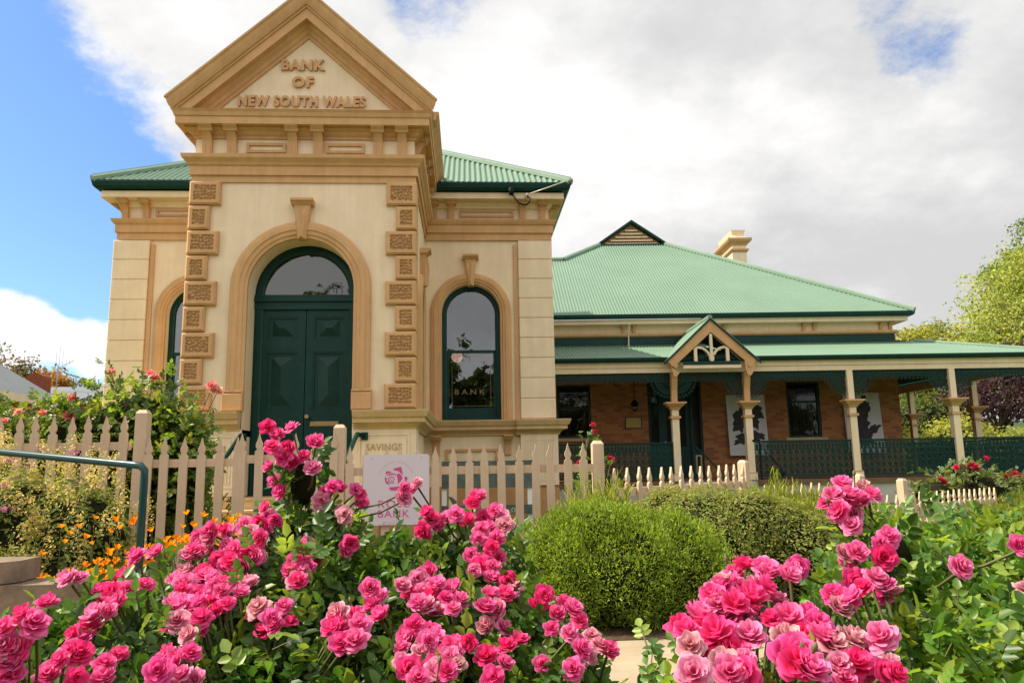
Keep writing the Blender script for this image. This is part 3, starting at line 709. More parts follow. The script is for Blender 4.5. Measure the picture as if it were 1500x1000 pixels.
q = MB((1.0, 14.78, 6.60)); q.tube([(1.28, 14.67, 6.57), (1.7, 14.55, 6.68), (2.18, 14.40, 6.81)], .011, 6); q.build('service_wire', M['ceramic'], svc, True)

# entrance steps and handrails
st = thing('entrance_steps', 'ochre stone steps rising to the green bank double door', 'steps', (XC, 11.3, 0))
for k in range(4):
    q = MB((XC, 11.3, 0)); y0 = 10.75+.32*k; z1 = .165*(k+1)
    q.box(RX-1.30+.06*k*0, RX+1.30, y0, 12.44 if k == 3 else y0+.32, 0, z1-.03); q.box(RX-1.32, RX+1.32, y0-.03, 12.43 if k == 3 else y0+.30, z1-.028, z1)
    q.build('step', M['sillm'], st)
for lab, pts, knob in (('dark green handrail left of the bank steps ending in a curved scroll', [(-3.47, 11.94, 1.58), (-3.47, 11.80, 1.60), (-3.56, 11.3, 1.22), (-3.70, 10.5, .66), (-3.74, 10.38, .56), (-3.74, 10.36, .40), (-3.73, 10.40, .05)], 0),
                      ('dark green handrail right of the bank steps below the cap moulding', [(-1.60, 11.94, 1.57), (-1.70, 11.85, 1.60), (-1.70, 11.80, 1.60), (-1.72, 10.9, 1.2), (-1.75, 10.4, .85), (-1.75, 10.36, .7), (-1.75, 10.38, .05)], 1)):
    h = thing('handrail', lab, 'handrail', (pts[-1][0], pts[-1][1], 0), 0, 'handrails beside the bank steps')
    q = MB((pts[-1][0], pts[-1][1], 0)); q.tube(pts, .035, 10); q.build('rail', M['green'], h, True)
    q = MB((pts[-1][0], pts[-1][1], 0)); q.box(pts[0][0]-.05, pts[0][0]+.05, 11.91, 11.947, pts[0][2]-.06, pts[0][2]+.06); q.build('wall_plate', M['green'], h)

# ------------------------------------------------------------------ the house with the veranda (own frame: u along, v away)
house = thing('veranda_house', 'brick house with green iron hip roof and lace trimmed veranda beside the bank', 'house', (2.0, 18.6, 0), R(-2.5))
def hb(): return MB()
def wallgrid(m, u0, u1, z0, z1, holes, v0, v1):
    """wall slab with rectangular holes [(u0,u1,z0,z1)], sorted along u"""
    u = u0
    for a, b, c, d_ in holes:
        if a > u: m.box(u, a, v0, v1, z0, z1)
        if c > z0: m.box(a, b, v0, v1, z0, c)
        if d_ < z1: m.box(a, b, v0, v1, d_, z1)
        u = b
    m.box(u, u1, v0, v1, z0, z1)
HU = 10.13
m = hb(); wallgrid(m, -.35, HU, .62, 4.58, [(.43, 1.38, 1.78, 3.26), (2.98, 4.50, .62, 3.32), (6.92, 7.86, 1.70, 3.26)], 2.3, 2.6)
m.box(HU-.3, HU, 2.6, 12.5, .62, 4.58); m.box(-.35, HU-.3, 12.2, 12.5, .62, 4.58)
m.build('brick_wall', M['brick'], house)
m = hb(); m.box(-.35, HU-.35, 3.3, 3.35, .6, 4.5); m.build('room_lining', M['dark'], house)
m = hb(); m.box(-.4, 13.1, -.12, 2.3, .5, .62); m.box(HU, 13.1, 2.3, 12.5, .5, .62); m.build('veranda_floor', M['timber'], house)
m = hb(); m.box(-.4, 13.05, -.05, .1, 0, .498); m.box(12.9, 13.05, .1, 12.5, 0, .498); m.build('veranda_base', M['stonebase'], house)
m = hb(); m.box(-.45, HU+.03, 2.25, 2.299, 4.36, 4.60); m.build('flashing', M['green'], house)
m = hb(); m.sweep([(-.02, 4.60), (.05, 4.60), (.10, 4.64), (.10, 4.67), (.07, 4.70), (-.02, 4.71)], [(-.5, 2.27), (HU, 2.27), (HU, 12)]); m.build('string_moulding', M['tan'], house)
m = hb(); m.box(-.5, HU-.02, 2.28, 2.58, 4.58, 5.06); m.box(HU-.32, HU-.02, 2.58, 12.4, 4.58, 5.06); m.build('eaves_frieze', M['cream'], house)
m = hb(); m.sweep([(-.02, 4.93), (.30, 4.93), (.30, 5.06), (-.02, 5.08)], [(-.5, 2.28), (HU, 2.28), (HU, 12.4)]); m.build('eaves_fascia', M['cream'], house)
m = hb(); m.sweep([(.30, 5.07), (.40, 5.06), (.44, 5.10), (.45, 5.18), (.43, 5.19), (.43, 5.11), (.30, 5.11)], [(-.5, 2.28), (HU, 2.28), (HU, 12.4)]); m.build('gutter', M['green'], house)
hbm = bracket_mesh(.24, .13, .2); hbm.materials.append(M['tan'])
for u in (2.36, 2.68, 4.95, 5.27, 7.55, 7.86, 9.78, 10.05): link('bracket', hbm, house, (u, 2.28, 4.70))
q = hb(); q.tube([(2.52, 2.0, 4.97), (2.5, 2.15, 4.7), (2.5, 2.2, 4.32)], .02, 6); q.build('drip_pipe', M['cream'], house)
q = hb(); q.tube([(.05, 1.95, 5.06), (.05, 2.2, 4.9), (.05, 2.2, 4.3)], .05, 8); q.build('downpipe', M['green'], house)
# roof
RU, RV, RZ, RS = 10.57, 1.84, 5.18, .652; RSL = math.sqrt(1+RS*RS)
GV = 7.5; gu0, gu1 = RU-(GV-RV)-.05, None
g0, g1 = 2.52, RU-(GV-RV)
def ftop(u):
    if u < 1.06: return 6.06-RV
    if u < g0: return 6.06-RV+(u-1.06)
    if u < g1: return GV-RV
    return max(0.0, RU-u)
corrugated((0, RV, RZ), (1, 0, 0), (0, 1, RS), lambda u: 0.0, lambda u: ftop(u)*RSL, -.6, RU, 'roof', M['roof'], house, .09, .010)
corrugated((RU, RV, RZ), (0, 1, 0), (-1, 0, RS), lambda u: 0.0, lambda u: min(u, RU-3.65)*RSL, 0, 11, 'roof', M['roof'], house, .09, .012)
corrugated((-3.27, RV, RZ), (0, 1, 0), (1, 0, RS), lambda u: max(0.0, 4.33*RSL), lambda u: min(max(u, 4.33), 3.65+3.27)*RSL, 4.33, 11, 'roof', M['roof'], house, .09, .012)
zr = RZ + (6.06-RV)*RS; zg = RZ + (GV-RV)*RS; za = RZ+(RU-3.67)*RS
m = hb()
m.tube([(RU, RV, RZ+.02), (g1, GV, zg+.02)], .09, 8); m.tube([(1.06, 6.06, zr+.02), (g0, GV, zg+.02)], .09, 8); m.tube([(-.6, 6.06, zr+.02), (1.06, 6.06, zr+.02)], .09, 8)
m.build('ridge_capping', M['ridge'], house)
m = hb(); m.add([(-.6, 6.06, zr), (1.06, 6.06, zr), (1.06, 9, zr-1.5), (-.6, 9, zr-1.5)], [(0,1,2,3)]); m.build('rear_roof', M['roof'], house)
uc = (g0+g1)/2
m = hb(); m.prism([(g0, zg), (g1, zg), (uc, za)], 'y', GV+.16, GV+.3); gb = m.build('gablet', M['base_tan'], house)
m = hb()
for k in range(6):
    z0 = zg+.06+k*.125; hw = (za-z0-.1)/(za-zg)*(g1-g0)/2
    if hw < .08: break
    m.prism([(GV+.155, z0+.05), (GV+.03, z0-.03), (GV+.03, z0), (GV+.155, z0+.08)], 'x', uc-hw, uc+hw)
m.build('louvre', M['cream'], gb)
m = hb()
for s in (-1, 1):
    e = uc+s*(g1-g0)/2*1.06
    m.add([(e, GV-.08, zg-.02), (uc, GV-.08, za+.03), (uc, GV-.08, za+.12), (e+s*.10, GV-.08, zg-.02), (e, GV+.2, zg-.02), (uc, GV+.2, za+.03), (uc, GV+.2, za+.12), (e+s*.10, GV+.2, zg-.02)],
          [(0,1,2,3), (0,4,5,1), (3,2,6,7), (0,3,7,4), (4,7,6,5)])
m.box(g0-.03, g1+.03, GV-.06, GV+.155, zg-.05, zg+.03); m.build('gablet_barge', M['green'], gb)
m = hb(); m.add([(uc, GV-.08, za+.12), (g1+.1, GV-.08, zg-.0), (g1+.1, 12, zg), (uc, 12, za+.12), (g0-.1, GV-.08, zg), (g0-.1, 12, zg)], [(0,1,2,3), (0,3,5,4)]); m.build('gablet_roof', M['roof'], gb)
# chimney on the right hip
m = hb(); u0, u1, v0, v1 = 7.03, 7.53, 6.5, 8.1
m.box(u0, u1, v0, v1, 6.9, 8.80); ch = m.build('chimney', M['cream'], house)
m = hb(); pth = [(u0, v1), (u0, v0), (u1, v0), (u1, v1), (u0, v1)]
m.sweep([(-.01, 8.28), (.03, 8.28), (.07, 8.33), (.07, 8.38), (-.01, 8.40)], pth); m.sweep([(-.01, 8.52), (.03, 8.52), (.06, 8.57), (.13, 8.62), (.17, 8.68), (.17, 8.75), (-.01, 8.80)], pth)
m.build('chimney_moulding', M['tan'], ch)
m = hb(); m.add([(u0-.02, v0-.02, 8.79), (u1+.02, v0-.02, 8.79), (u1+.02, v1+.02, 8.79), (u0-.02, v1+.02, 8.79), (u0+.05, v0+.05, 8.9), (u1-.05, v0+.05, 8.9), (u1-.05, v1-.05, 8.9), (u0+.05, v1-.05, 8.9),
                 (u0+.0, v0+.0, 9.07), (u1, v0, 9.07), (u1, v1, 9.07), (u0, v1, 9.07)], [(0,1,5,4), (1,2,6,5), (2,3,7,6), (3,0,4,7), (4,5,9,8), (5,6,10,9), (6,7,11,10), (7,4,8,11), (8,9,10,11)]); m.build('chimney_top', M['cream'], ch)
# veranda roof
VS = (4.36-3.66)/2.45; VSL = math.sqrt(1+VS*VS); VE = 13.15
corrugated((0, -.2, 3.66), (1, 0, 0), (0, 1, VS), lambda u: 0.0, lambda u: max(0., min(2.45, VE-u))*VSL, -.45, VE, 'veranda_roof', M['roof'], house, .09, .012)
corrugated((VE, -.2, 3.66), (0, 1, 0), (-1, 0, VS), lambda u: 0.0, lambda u: min(2.9, max(0.0, u))*VSL, 0, 12.5, 'veranda_roof', M['roof'], house, .09, .012)
m = hb(); m.tube([(VE, -.2, 3.67), (VE-2.45, 2.25, 4.38)], .06, 8); m.build('ridge_capping', M['ridge'], house)
m = hb(); m.sweep([(-.02, 3.57), (.10, 3.56), (.14, 3.60), (.15, 3.66), (.13, 3.67), (.13, 3.61), (-.02, 3.61)], [(-.45, -.1), (VE-.1, -.1), (VE-.1, 12)]); m.build('gutter', M['green'], house)
m = hb(); m.box(-.45, 13.0, -.09, .05, 3.43, 3.565); m.box(-.45, 13.0, -.06, .04, 3.30, 3.428); m.box(12.88, 13.0, .05, 12, 3.30, 3.565); m.build('veranda_beam', M['cream'], house)
m = hb(); m.box(-.45, 12.9, .06, 2.29, 3.70, 3.72); m.box(HU, 12.88, 2.29, 12, 3.70, 3.72); m.build('veranda_ceiling', M['boards'], house)
# posts
def post_parts(u, v, flared=False):
    m = hb(); h = .085; m.box(u-h, u+h, v-h, v+h, .78, 2.15); m.box(u-h-.03, u+h+.03, v-h-.03, v+h+.03, .62, .78)
    m.box(u-h+.0, u+h, v-h, v+h, 2.21, 2.36)
    if not flared: m.box(u-h+.01, u+h-.01, v-h+.01, v+h-.01, 2.55, 3.31)
    p = m.build('veranda_post', M['cream'], house)
    m = hb(); m.box(u-h-.04, u+h+.04, v-h-.04, v+h+.04, 2.15, 2.205); m.build('post_collar', M['tan'], p)
    m = hb(); m.box(u-h-.032, u+h+.032, v-h-.032, v+h+.032, .77, .80); m.build('post_foot', M['tan'], p)
    m = hb()
    pth = [(u-h, v+h), (u-h, v-h), (u+h, v-h), (u+h, v+h), (u-h, v+h)]
    m.sweep([(-.01, 2.36), (.02, 2.36), (.05, 2.41), (.13, 2.48), (.13, 2.50), (.17, 2.51), (.17, 2.55), (-.01, 2.55)], pth)
    m.box(u-h-.0, u+h, v-h, v+h, 2.36, 2.552)
    if flared:
        m.prism([(v-h+.02, 2.55), (v+h-.02, 2.55), (v+h-.02, 3.30), (v-.20, 3.30), (v-.16, 3.05), (v-h-.01, 2.85)], 'x', u-h+.012, u+h-.012)
    m.build('post_capital', M['tan'], p)
US = [3.19, 5.02, 7.65, 10.25, 12.9]
for u in US: post_parts(u, 0, u < 6)
for v in (3.3, 6.7, 10.0): post_parts(12.9, v)
# cast iron lace
def lace(m, a, b, z0, z1, pitch, rows, along='u', fixed=0.0, r=.0105):
    def P(s_, z): return (s_, fixed, z) if along == 'u' else (fixed, s_, z)
    n = max(1, round((b-a)/pitch)); st_ = (b-a)/n; hz = (z1-z0)/rows
    for k in range(n+1): m.tube([P(a+k*st_, z0), P(a+k*st_, z1)], r, 4, cap=False)
    for k in range(rows+1): m.tube([P(a, z0+k*hz), P(b, z0+k*hz)], r*1.1, 4, cap=False)
    for k in range(n):
        for q in range(rows):
            cx, cz = a+(k+.5)*st_, z0+(q+.5)*hz
            for rr, ex in ((.40, 1.0), (.2, 1.0)):
                ra, rb = st_*rr, hz*rr*ex
                m.tube([P(cx+ra*math.cos(t), cz+rb*math.sin(t)) for t in np.linspace(0, 2*math.pi, 9)[:-1]], r*.95, 4, closed=True)
            for sx in (-1, 1): m.tube([P(cx+sx*st_*.5, cz-hz*.5), P(cx+sx*st_*.22, cz-hz*.1), P(cx+sx*st_*.42, cz+hz*.3)], r*.9, 4, cap=False)
bays = [(-.3, 3.19), (5.02, 7.65), (7.65, 10.25), (10.25, 12.9)]
for a, b in bays:
    m = hb(); lace(m, a+.09, b-.09, .72, 1.36, .15, 4, r=.012); lace(m, a+.09, b-.09, 1.34, 1.52, .09, 1)
    ba = m.build('balustrade', M['iron'], house)
    m = hb(); m.box(a+.085, b-.085, -.03, .03, 1.53, 1.57); m.box(a+.085, b-.085, -.02, .02, .68, .71); m.build('rail', M['green'], ba)
m = hb(); lace(m, .09, 3.2, .72, 1.46, .15, 4, 'v', 12.9, .012); m.box(12.87, 12.93, .09, 3.2, 1.53, 1.57); m.build('balustrade', M['iron'], house)
m = hb(); lace(m, 3.4, 6.6, .72, 1.46, .15, 4, 'v', 12.9, .012); m.box(12.87, 12.93, 3.4, 6.6, 1.53, 1.57); m.build('balustrade', M['iron'], house)
for a, b in [(-.3, 3.19), (3.19, 5.02)] + bays[1:]:
    m = hb(); lace(m, a+.09, b-.09, 3.14, 3.295, .10, 2, r=.008)
    n = round((b-a-.18)/.10)
    for k in range(n):     # scalloped drops
        c_ = a+.09+(k+.5)*(b-a-.18)/n
        m.tube([(c_-.045, 0, 3.14), (c_-.03, 0, 3.08), (c_, 0, 3.05), (c_+.03, 0, 3.08), (c_+.045, 0, 3.14)], .008, 4, cap=False)
        m.tube([(c_, 0, 3.14), (c_, 0, 3.06)], .012, 4, cap=False)
    m.build('lace_fringe', M['iron'], house)
    for e, sg in ((a, 1), (b, -1)):
        if e < 0: continue
        m = hb(); ro = .47
        for rr in (1, .8, .55, .3):
            m.tube([(e+sg*(.09+ro*rr*math.cos(t)), 0, 3.13-ro*rr*math.sin(t)*.95) for t in np.linspace(0, math.pi/2, 9)], .012, 4, cap=False)
        for t in np.linspace(.12, 1.45, 8):
            m.tube([(e+sg*(.09+.1*math.cos(t)), 0, 3.13-.1*math.sin(t)), (e+sg*(.09+ro*1.0*math.cos(t)), 0, 3.13-ro*.95*math.sin(t))], .009, 4, cap=False)
            c_ = (e+sg*(.09+ro*.68*math.cos(t)), 3.13-ro*.66*math.sin(t))
            m.tube([(c_[0]+.04*math.cos(q), 0, c_[1]+.04*math.sin(q)) for q in np.linspace(0, 6.283, 7)[:-1]], .009, 4, closed=True)
            m.tube([(e+sg*(.09+ro*math.cos(t)), 0, 3.13-ro*.95*math.sin(t)), (e+sg*(.09+ro*1.1*math.cos(t)), 0, 3.13-ro*1.05*math.sin(t))], .016, 4)
        m.build('lace_bracket', M['iron'], house)
# porch gable over the steps
GU = (3.19+5.02)/2; pa, ph = 4.60, 1.10; KP = .93
m = hb()
for s in (-1, 1):
    v0, v1 = -.40, -.32
    m.add([(GU, v0, pa), (GU+s*1.12, v0, pa-KP*1.12), (GU+s*.98, v0, pa-KP*1.12-.17), (GU, v0, pa-.34), (GU, v1, pa), (GU+s*1.12, v1, pa-KP*1.12), (GU+s*.98, v1, pa-KP*1.12-.17), (GU, v1, pa-.34)],
          [(0,1,2,3), (7,6,5,4), (0,4,5,1), (1,5,6,2), (2,6,7,3)])
    e = GU+s*.92
    m.prism([(e-.11, 3.62), (e+.11, 3.62), (e+s*.13+.0, 3.40), (e+.09, 3.26), (e+.05, 3.20), (e, 3.15), (e-.06, 3.17), (e-.09, 3.28), (e-.11, 3.40)], 'y', v0+.004, v1-.004)
    m.prism([(e+.05*math.cos(t), 3.42+.05*math.sin(t)) for t in np.linspace(0, 6.283, 13)[:-1]], 'y', v0-.02, v0+.006)
gbl = m.build('porch_bargeboard', M['tan'], house)
m = hb()
for s in (-1, 1):
    m.add([(GU, -.36, pa-.35), (GU+s*.72, -.36, pa-.35-KP*.74), (GU+s*.72, -.30, pa-.35-KP*.74), (GU, -.30, pa-.35)], [(0,1,2,3)])
    m.tube([(GU+s*(.03+.30*(1-math.cos(t))), -.34, 3.56+.32*math.sin(t)) for t in np.linspace(0, math.pi/2, 8)] + [(GU+s*.40, -.34, 3.86)], .035, 6)
    m.box(*sorted((GU+s*.36, GU+s*.44)), -.37, -.31, 3.52, 3.86)
m.box(GU-.035, GU+.035, -.38, -.31, 3.5, pa-.38); m.box(GU-.72, GU+.72, -.37, -.31, 3.36, 3.44)
m.build('gable_fretwork', M['cream'], house)
m = hb(); m.box(GU-.70, GU+.70, -.385, -.28, 3.45, 3.53); m.build('gutter', M['green'], house)
for s in (-1, 1):
    S_ = Vector((-s, 0, KP)).normalized()
    corrugated((GU+s*1.16, -.42, pa-KP*1.16+.03), (0, 1, 0), S_, lambda u, L=math.hypot(1.16, KP*1.16): 0.0 if u < .35 else min(L, (u-.35)*.62), lambda u, L=math.hypot(1.16, KP*1.16): L, 0, 2.6, 'porch_roof', M['roof'], house, .09, .012)
m = hb(); m.tube([(GU, -.42, pa+.04), (GU, 2.1, pa+.04)], .06, 8); m.build('ridge_capping', M['ridge'], house)
m = hb()
for s in (-1, 1):
    m.add([(GU, -.44, pa+.02), (GU+s*1.2, -.44, pa-KP*1.2+.02), (GU+s*1.2, -.44, pa-KP*1.2-.03), (GU, -.44, pa-.035), (GU, -.40, pa+.02), (GU+s*1.2, -.40, pa-KP*1.2+.02), (GU+s*1.2, -.40, pa-KP*1.2-.03), (GU, -.40, pa-.035)],
          [(0,1,2,3), (0,4,5,1), (3,2,6,7), (1,5,6,2), (7,6,5,4)])
m.build('porch_roof_edge', M['green'], house)
# windows and door of the house
def sash_window(a, b, c, d_, mid, curtain):
    m = hb(); t = .06
    m.box(a, b, 2.34, 2.44, c, c+t); m.box(a, b, 2.34, 2.44, d_-t, d_); m.box(a, a+t, 2.34, 2.44, c+t, d_-t); m.box(b-t, b, 2.34, 2.44, c+t, d_-t); m.box(a+t, b-t, 2.36, 2.42, mid-.025, mid+.025)
    wo = m.build('window', M['green'], house)
    m = hb(); m.box(a+t, b-t, 2.39, 2.394, c+t, d_-t); m.build('pane', M['housepane'], wo)
    m = hb(); m.box(a-.12, b+.12, 2.22, 2.36, c-.09, c-.005); m.build('sill', M['sillm'], wo)
    m = hb(); n = 40
    for k in range(n):
        x0, x1 = a+.1+(b-a-.2)*k/n, a+.1+(b-a-.2)*(k+1)/n
        top = mid-.05 if curtain == 'swag' else mid+.02
        arc = abs((k+.5)/n-.5)*2
        zt = top - (0.0 if curtain == 'plain' else .75*(1-arc**.6))
        m.add([(x0, 2.55+.02*math.sin(k*1.3), c+.07), (x1, 2.55+.02*math.sin((k+1)*1.3), c+.07), (x1, 2.55+.02*math.sin((k+1)*1.3), zt), (x0, 2.55+.02*math.sin(k*1.3), zt)], [(0,1,2,3)])
    m.build('curtain', M['curtain'], wo)
sash_window(.43, 1.38, 1.78, 3.26, 2.62, 'swag'); sash_window(6.92, 7.86, 1.70, 3.26, 2.70, 'plain')
m = hb(); m.box(2.98, 3.05, 2.32, 2.45, .62, 3.32); m.box(3.27, 3.38, 2.32, 2.45, .62, 3.32); m.box(4.16, 4.25, 2.32, 2.45, .62, 3.32); m.box(4.44, 4.50, 2.32, 2.45, .62, 3.32)
m.box(3.05, 4.44, 2.33, 2.44, 3.22, 3.32); m.box(3.05, 3.27, 2.34, 2.44, .62, 1.35); m.box(4.25, 4.44, 2.34, 2.44, .62, 1.35); m.box(3.38, 4.16, 2.335, 2.44, 2.86, 2.93); dfr = m.build('door_frame', M['green'], house)
m = hb(); m.box(3.05, 3.27, 2.385, 2.39, 1.35, 3.22); m.box(4.25, 4.44, 2.385, 2.39, 1.35, 3.22); m.box(3.38, 4.16, 2.385, 2.39, 2.93, 3.22); m.build('sidelight', M['dimglass'], dfr)
m = hb(); m.box(3.38, 4.16, 2.37, 2.42, .62, 1.5); m.box(3.38, 3.50, 2.37, 2.42, 1.5, 2.86); m.box(4.04, 4.16, 2.37, 2.42, 1.5, 2.86); m.box(3.5, 4.04, 2.37, 2.42, 2.72, 2.86); m.box(3.74, 3.80, 2.372, 2.42, 1.5, 2.72)
m.box(3.52, 3.72, 2.355, 2.371, .78, 1.36); m.box(3.82, 4.02, 2.355, 2.371, .78, 1.36); hd = m.build('front_door', M['doorgreen'], house)
m = hb(); m.box(3.5, 3.74, 2.395, 2.40, 1.5, 2.72); m.box(3.80, 4.04, 2.395, 2.40, 1.5, 2.72); m.build('pane', M['dimglass'], hd)
m = hb(); m.tube([(3.44, 2.37, 1.62), (3.44, 2.31, 1.62)], [.02, .03], 8); m.build('door_knob', M['steel'], hd)
m = hb(); m.box(4.26, 4.30, 2.30, 2.339, .74, 1.26); m.box(4.39, 4.43, 2.30, 2.339, .74, 1.26); m.box(4.30, 4.39, 2.30, 2.339, 1.22, 1.26); m.box(4.30, 4.39, 2.30, 2.339, .74, .78); m.build('letter_frame', M['sillm'], dfr)
# things on the veranda wall, in world space via the house frame
HM = Matrix.Translation((2.0, 18.6, 0)) @ Matrix.Rotation(R(-2.5), 4, 'Z')
def on_house(name, lab, cat, u, v, z, group=None):
    o = thing(name, lab, cat, HM @ Vector((u, v, z)), R(-2.5), group); return o
pq = on_house('wall_plaque', 'small yellow plaque on the brick wall left of the house door', 'plaque', 2.555, 2.29, 2.04)
m = MB(); m.bevel_front(-.21, .21, -.03, .008, 0, .28, .008); m.build('plate', M['ygold'], pq)
m = MB(); m.box(-.23, .23, -.02, .007, -.02, -.001); m.box(-.23, .23, -.02, .007, .281, .30); m.box(-.23, -.211, -.02, .007, -.001, .281); m.box(.211, .23, -.02, .007, -.001, .281); m.build('frame', M['ink'], pq)
m = MB()
for zz_, a in ((.21, .15), (.15, .11), (.10, .13), (.055, .08)): m.box(-a, a, -.033, -.029, zz_-.012, zz_+.012)
m.build('worn_lettering', M['carvedink'], pq)
lp = on_house('porch_lantern', 'black lantern hanging from the veranda ceiling above the yellow plaque', 'lantern', 2.54, 1.9, 2.47)
m = MB(); m.tube([(0, 0, .30), (0, 0, 1.23)], .012, 6); m.build('chain', M['cable'], lp)
m = MB(); m.tube([(0, 0, .17), (0, 0, .22), (0, 0, .30), (0, 0, .32)], [.13, .11, .05, .02], 10); m.build('lamp_hood', M['cable'], lp)
m = MB(); m.tube([(0, 0, 0), (0, 0, .02), (0, 0, .10), (0, 0, .17)], [.02, .06, .085, .07], 10); m.build('lamp_glass', M['glass'], lp, True)
def art(name, lab, u0, w_, z0, h, blobs):
    a = on_house(name, lab, 'painting', u0+w_/2, 2.15, z0); a.rotation_euler = (R(-4), 0, R(-2.5))
    m = MB(); m.bevel_front(-w_/2, w_/2, -.02, .02, 0, h, .006); m.build('canvas', M['canvas'], a)
    r = random.Random(hash(lab) % 1000 if False else len(lab))
    m = MB()
    for k, (cx, cz, rx, rz, ang) in enumerate(blobs):
        pts = []
        for t in np.linspace(0, 2*math.pi, 37)[:-1]:
            j = 1 + .16*math.sin(5*t+k) + .10*math.sin(11*t+2*k) + r.uniform(-.07, .07)
            x, z = rx*j*math.cos(t), rz*j*math.sin(t)
            pts.append((cx + x*math.cos(ang) - z*math.sin(ang), cz + x*math.sin(ang) + z*math.cos(ang)))
        y = -.0225-.0012*k
        n = len(pts); m.add([(cx, y, cz)] + [(p[0], y, p[1]) for p in pts], [(0, 1+i, 1+(i+1) % n) for i in range(n)])
    m.build('ink_shape', M['ink'], a)
art('wall_painting', 'tall pale canvas with broad black ink shapes beside the house door', 5.18, 1.09, 1.22, 1.70, [(-.2, 1.0, .19, .36, -.25), (.27, 1.23, .17, .26, .5), (.22, .95, .10, .24, .2), (-.05, .48, .36, .17, .25), (.25, .55, .22, .1, -.3)])
art('wall_painting', 'pale canvas with one ragged black ink shape near the right wall corner', 8.49, 1.03, 1.24, 1.68, [(.0, 1.2, .2, .38, -.2), (-.1, .75, .24, .3, .3), (.2, .62, .28, .10, .5), (-.02, .38, .24, .2, -.2)])
# garden steps and handrail at the porch
ps = on_house('porch_steps', 'low steps up to the veranda under the gabled porch', 'steps', GU, -.6, 0)
for k in range(3):
    m = MB(); m.box(-.86, .86, -.55+.28*k, .46, .0 if k == 0 else .205*k+.002, .205*(k+1)-.02); m.build('step', M['stonebase'], ps)
ph_ = on_house('handrail', 'thin black handrail sloping down right of the porch post', 'handrail', 5.3, -1.2, 0)
m = MB(); m.tube([(-.27, 1.0, 1.55), (-.2, .95, 1.60), (-.16, .8, 1.56), (-.12, -.5, .80), (-.11, -.58, .78)], .026, 8); m.build('rail', M['cable'], ph_, True)
m = MB(); m.tube([(-.16, .82, .62), (-.16, .82, 1.55)], .022, 8); m.build('post', M['cable'], ph_)
m = MB(); m.tube([(-.12, -.45, .0), (-.12, -.45, .80)], .022, 8); m.build('post', M['cable'], ph_)
ph_ = on_house('handrail', 'thin green handrail sloping down left side of the porch steps', 'handrail', 3.6, -1.0, 0)
m = MB(); m.tube([(-.1, 1.0, 1.5), (0, .9, 1.5), (.25, -.5, .82), (.27, -.55, .8)], .022, 8); m.build('rail', M['green'], ph_, True)
m = MB(); m.tube([(0, .88, .62), (0, .88, 1.5)], .02, 8); m.build('post', M['green'], ph_)
m = MB(); m.tube([(.23, -.4, 0), (.23, -.4, .86)], .02, 8); m.build('post', M['green'], ph_)
# ------------------------------------------------------------------ ground
def sheet(name, x0, x1, y0, y1, z, mat, n=1):
    V = []; F = []
    xs = np.linspace(x0, x1, n+1); ys = np.linspace(y0, y1, n+1)
    for y in ys:
        for x in xs: V.append((x, y, z))
    for j in range(n):
        for i in range(n): F.append((j*(n+1)+i, j*(n+1)+i+1, (j+1)*(n+1)+i+1, (j+1)*(n+1)+i))
    me = np_mesh(name, V, F, mat); return tag(link(name, me), kind='structure')
sheet('ground', -2500, 2500, -1500, 3500, -.004, M['grass'])
sheet('footpath', -40, 40, 2.75, 4.85, .004, M['path'])
sheet('garden_bed', -12, 14, .3, 2.75, .008, M['soil'])
sheet('garden_bed', -6.4, 7, 4.85, 6.5, .008, M['soil'])
sheet('entrance_path', RX-.75, RX+.75, 4.85, 10.72, .012, M['path'])
sheet('road', -60, 60, -9, -2.2, .0, material('asphalt', (0.06, 0.06, 0.06), 0.9, 0.2, 0.3, 6, 0.4, 80))
hl = MB()
for cx, cy, rx, ry, h in ((-120, 260, 150, 70, 18), (160, 320, 190, 80, 20), (20, 420, 300, 90, 16)):
    n = 40; k = len(hl.v)
    vs = []; fs = []
    for j in range(9):
        for i in range(n):
            a = 2*math.pi*i/n; q = 1-j/8; zz0 = h*(1-q*q)
            vs.append((cx+rx*q*math.cos(a), cy+ry*q*math.sin(a), zz0-.5))
    for j in range(8):
        for i in range(n): fs.append((j*n+i, j*n+(i+1) % n, (j+1)*n+(i+1) % n, (j+1)*n+i))
    hl.add(vs, fs)
tag(hl.build('hills', M['hill'], smooth=True), kind='structure')

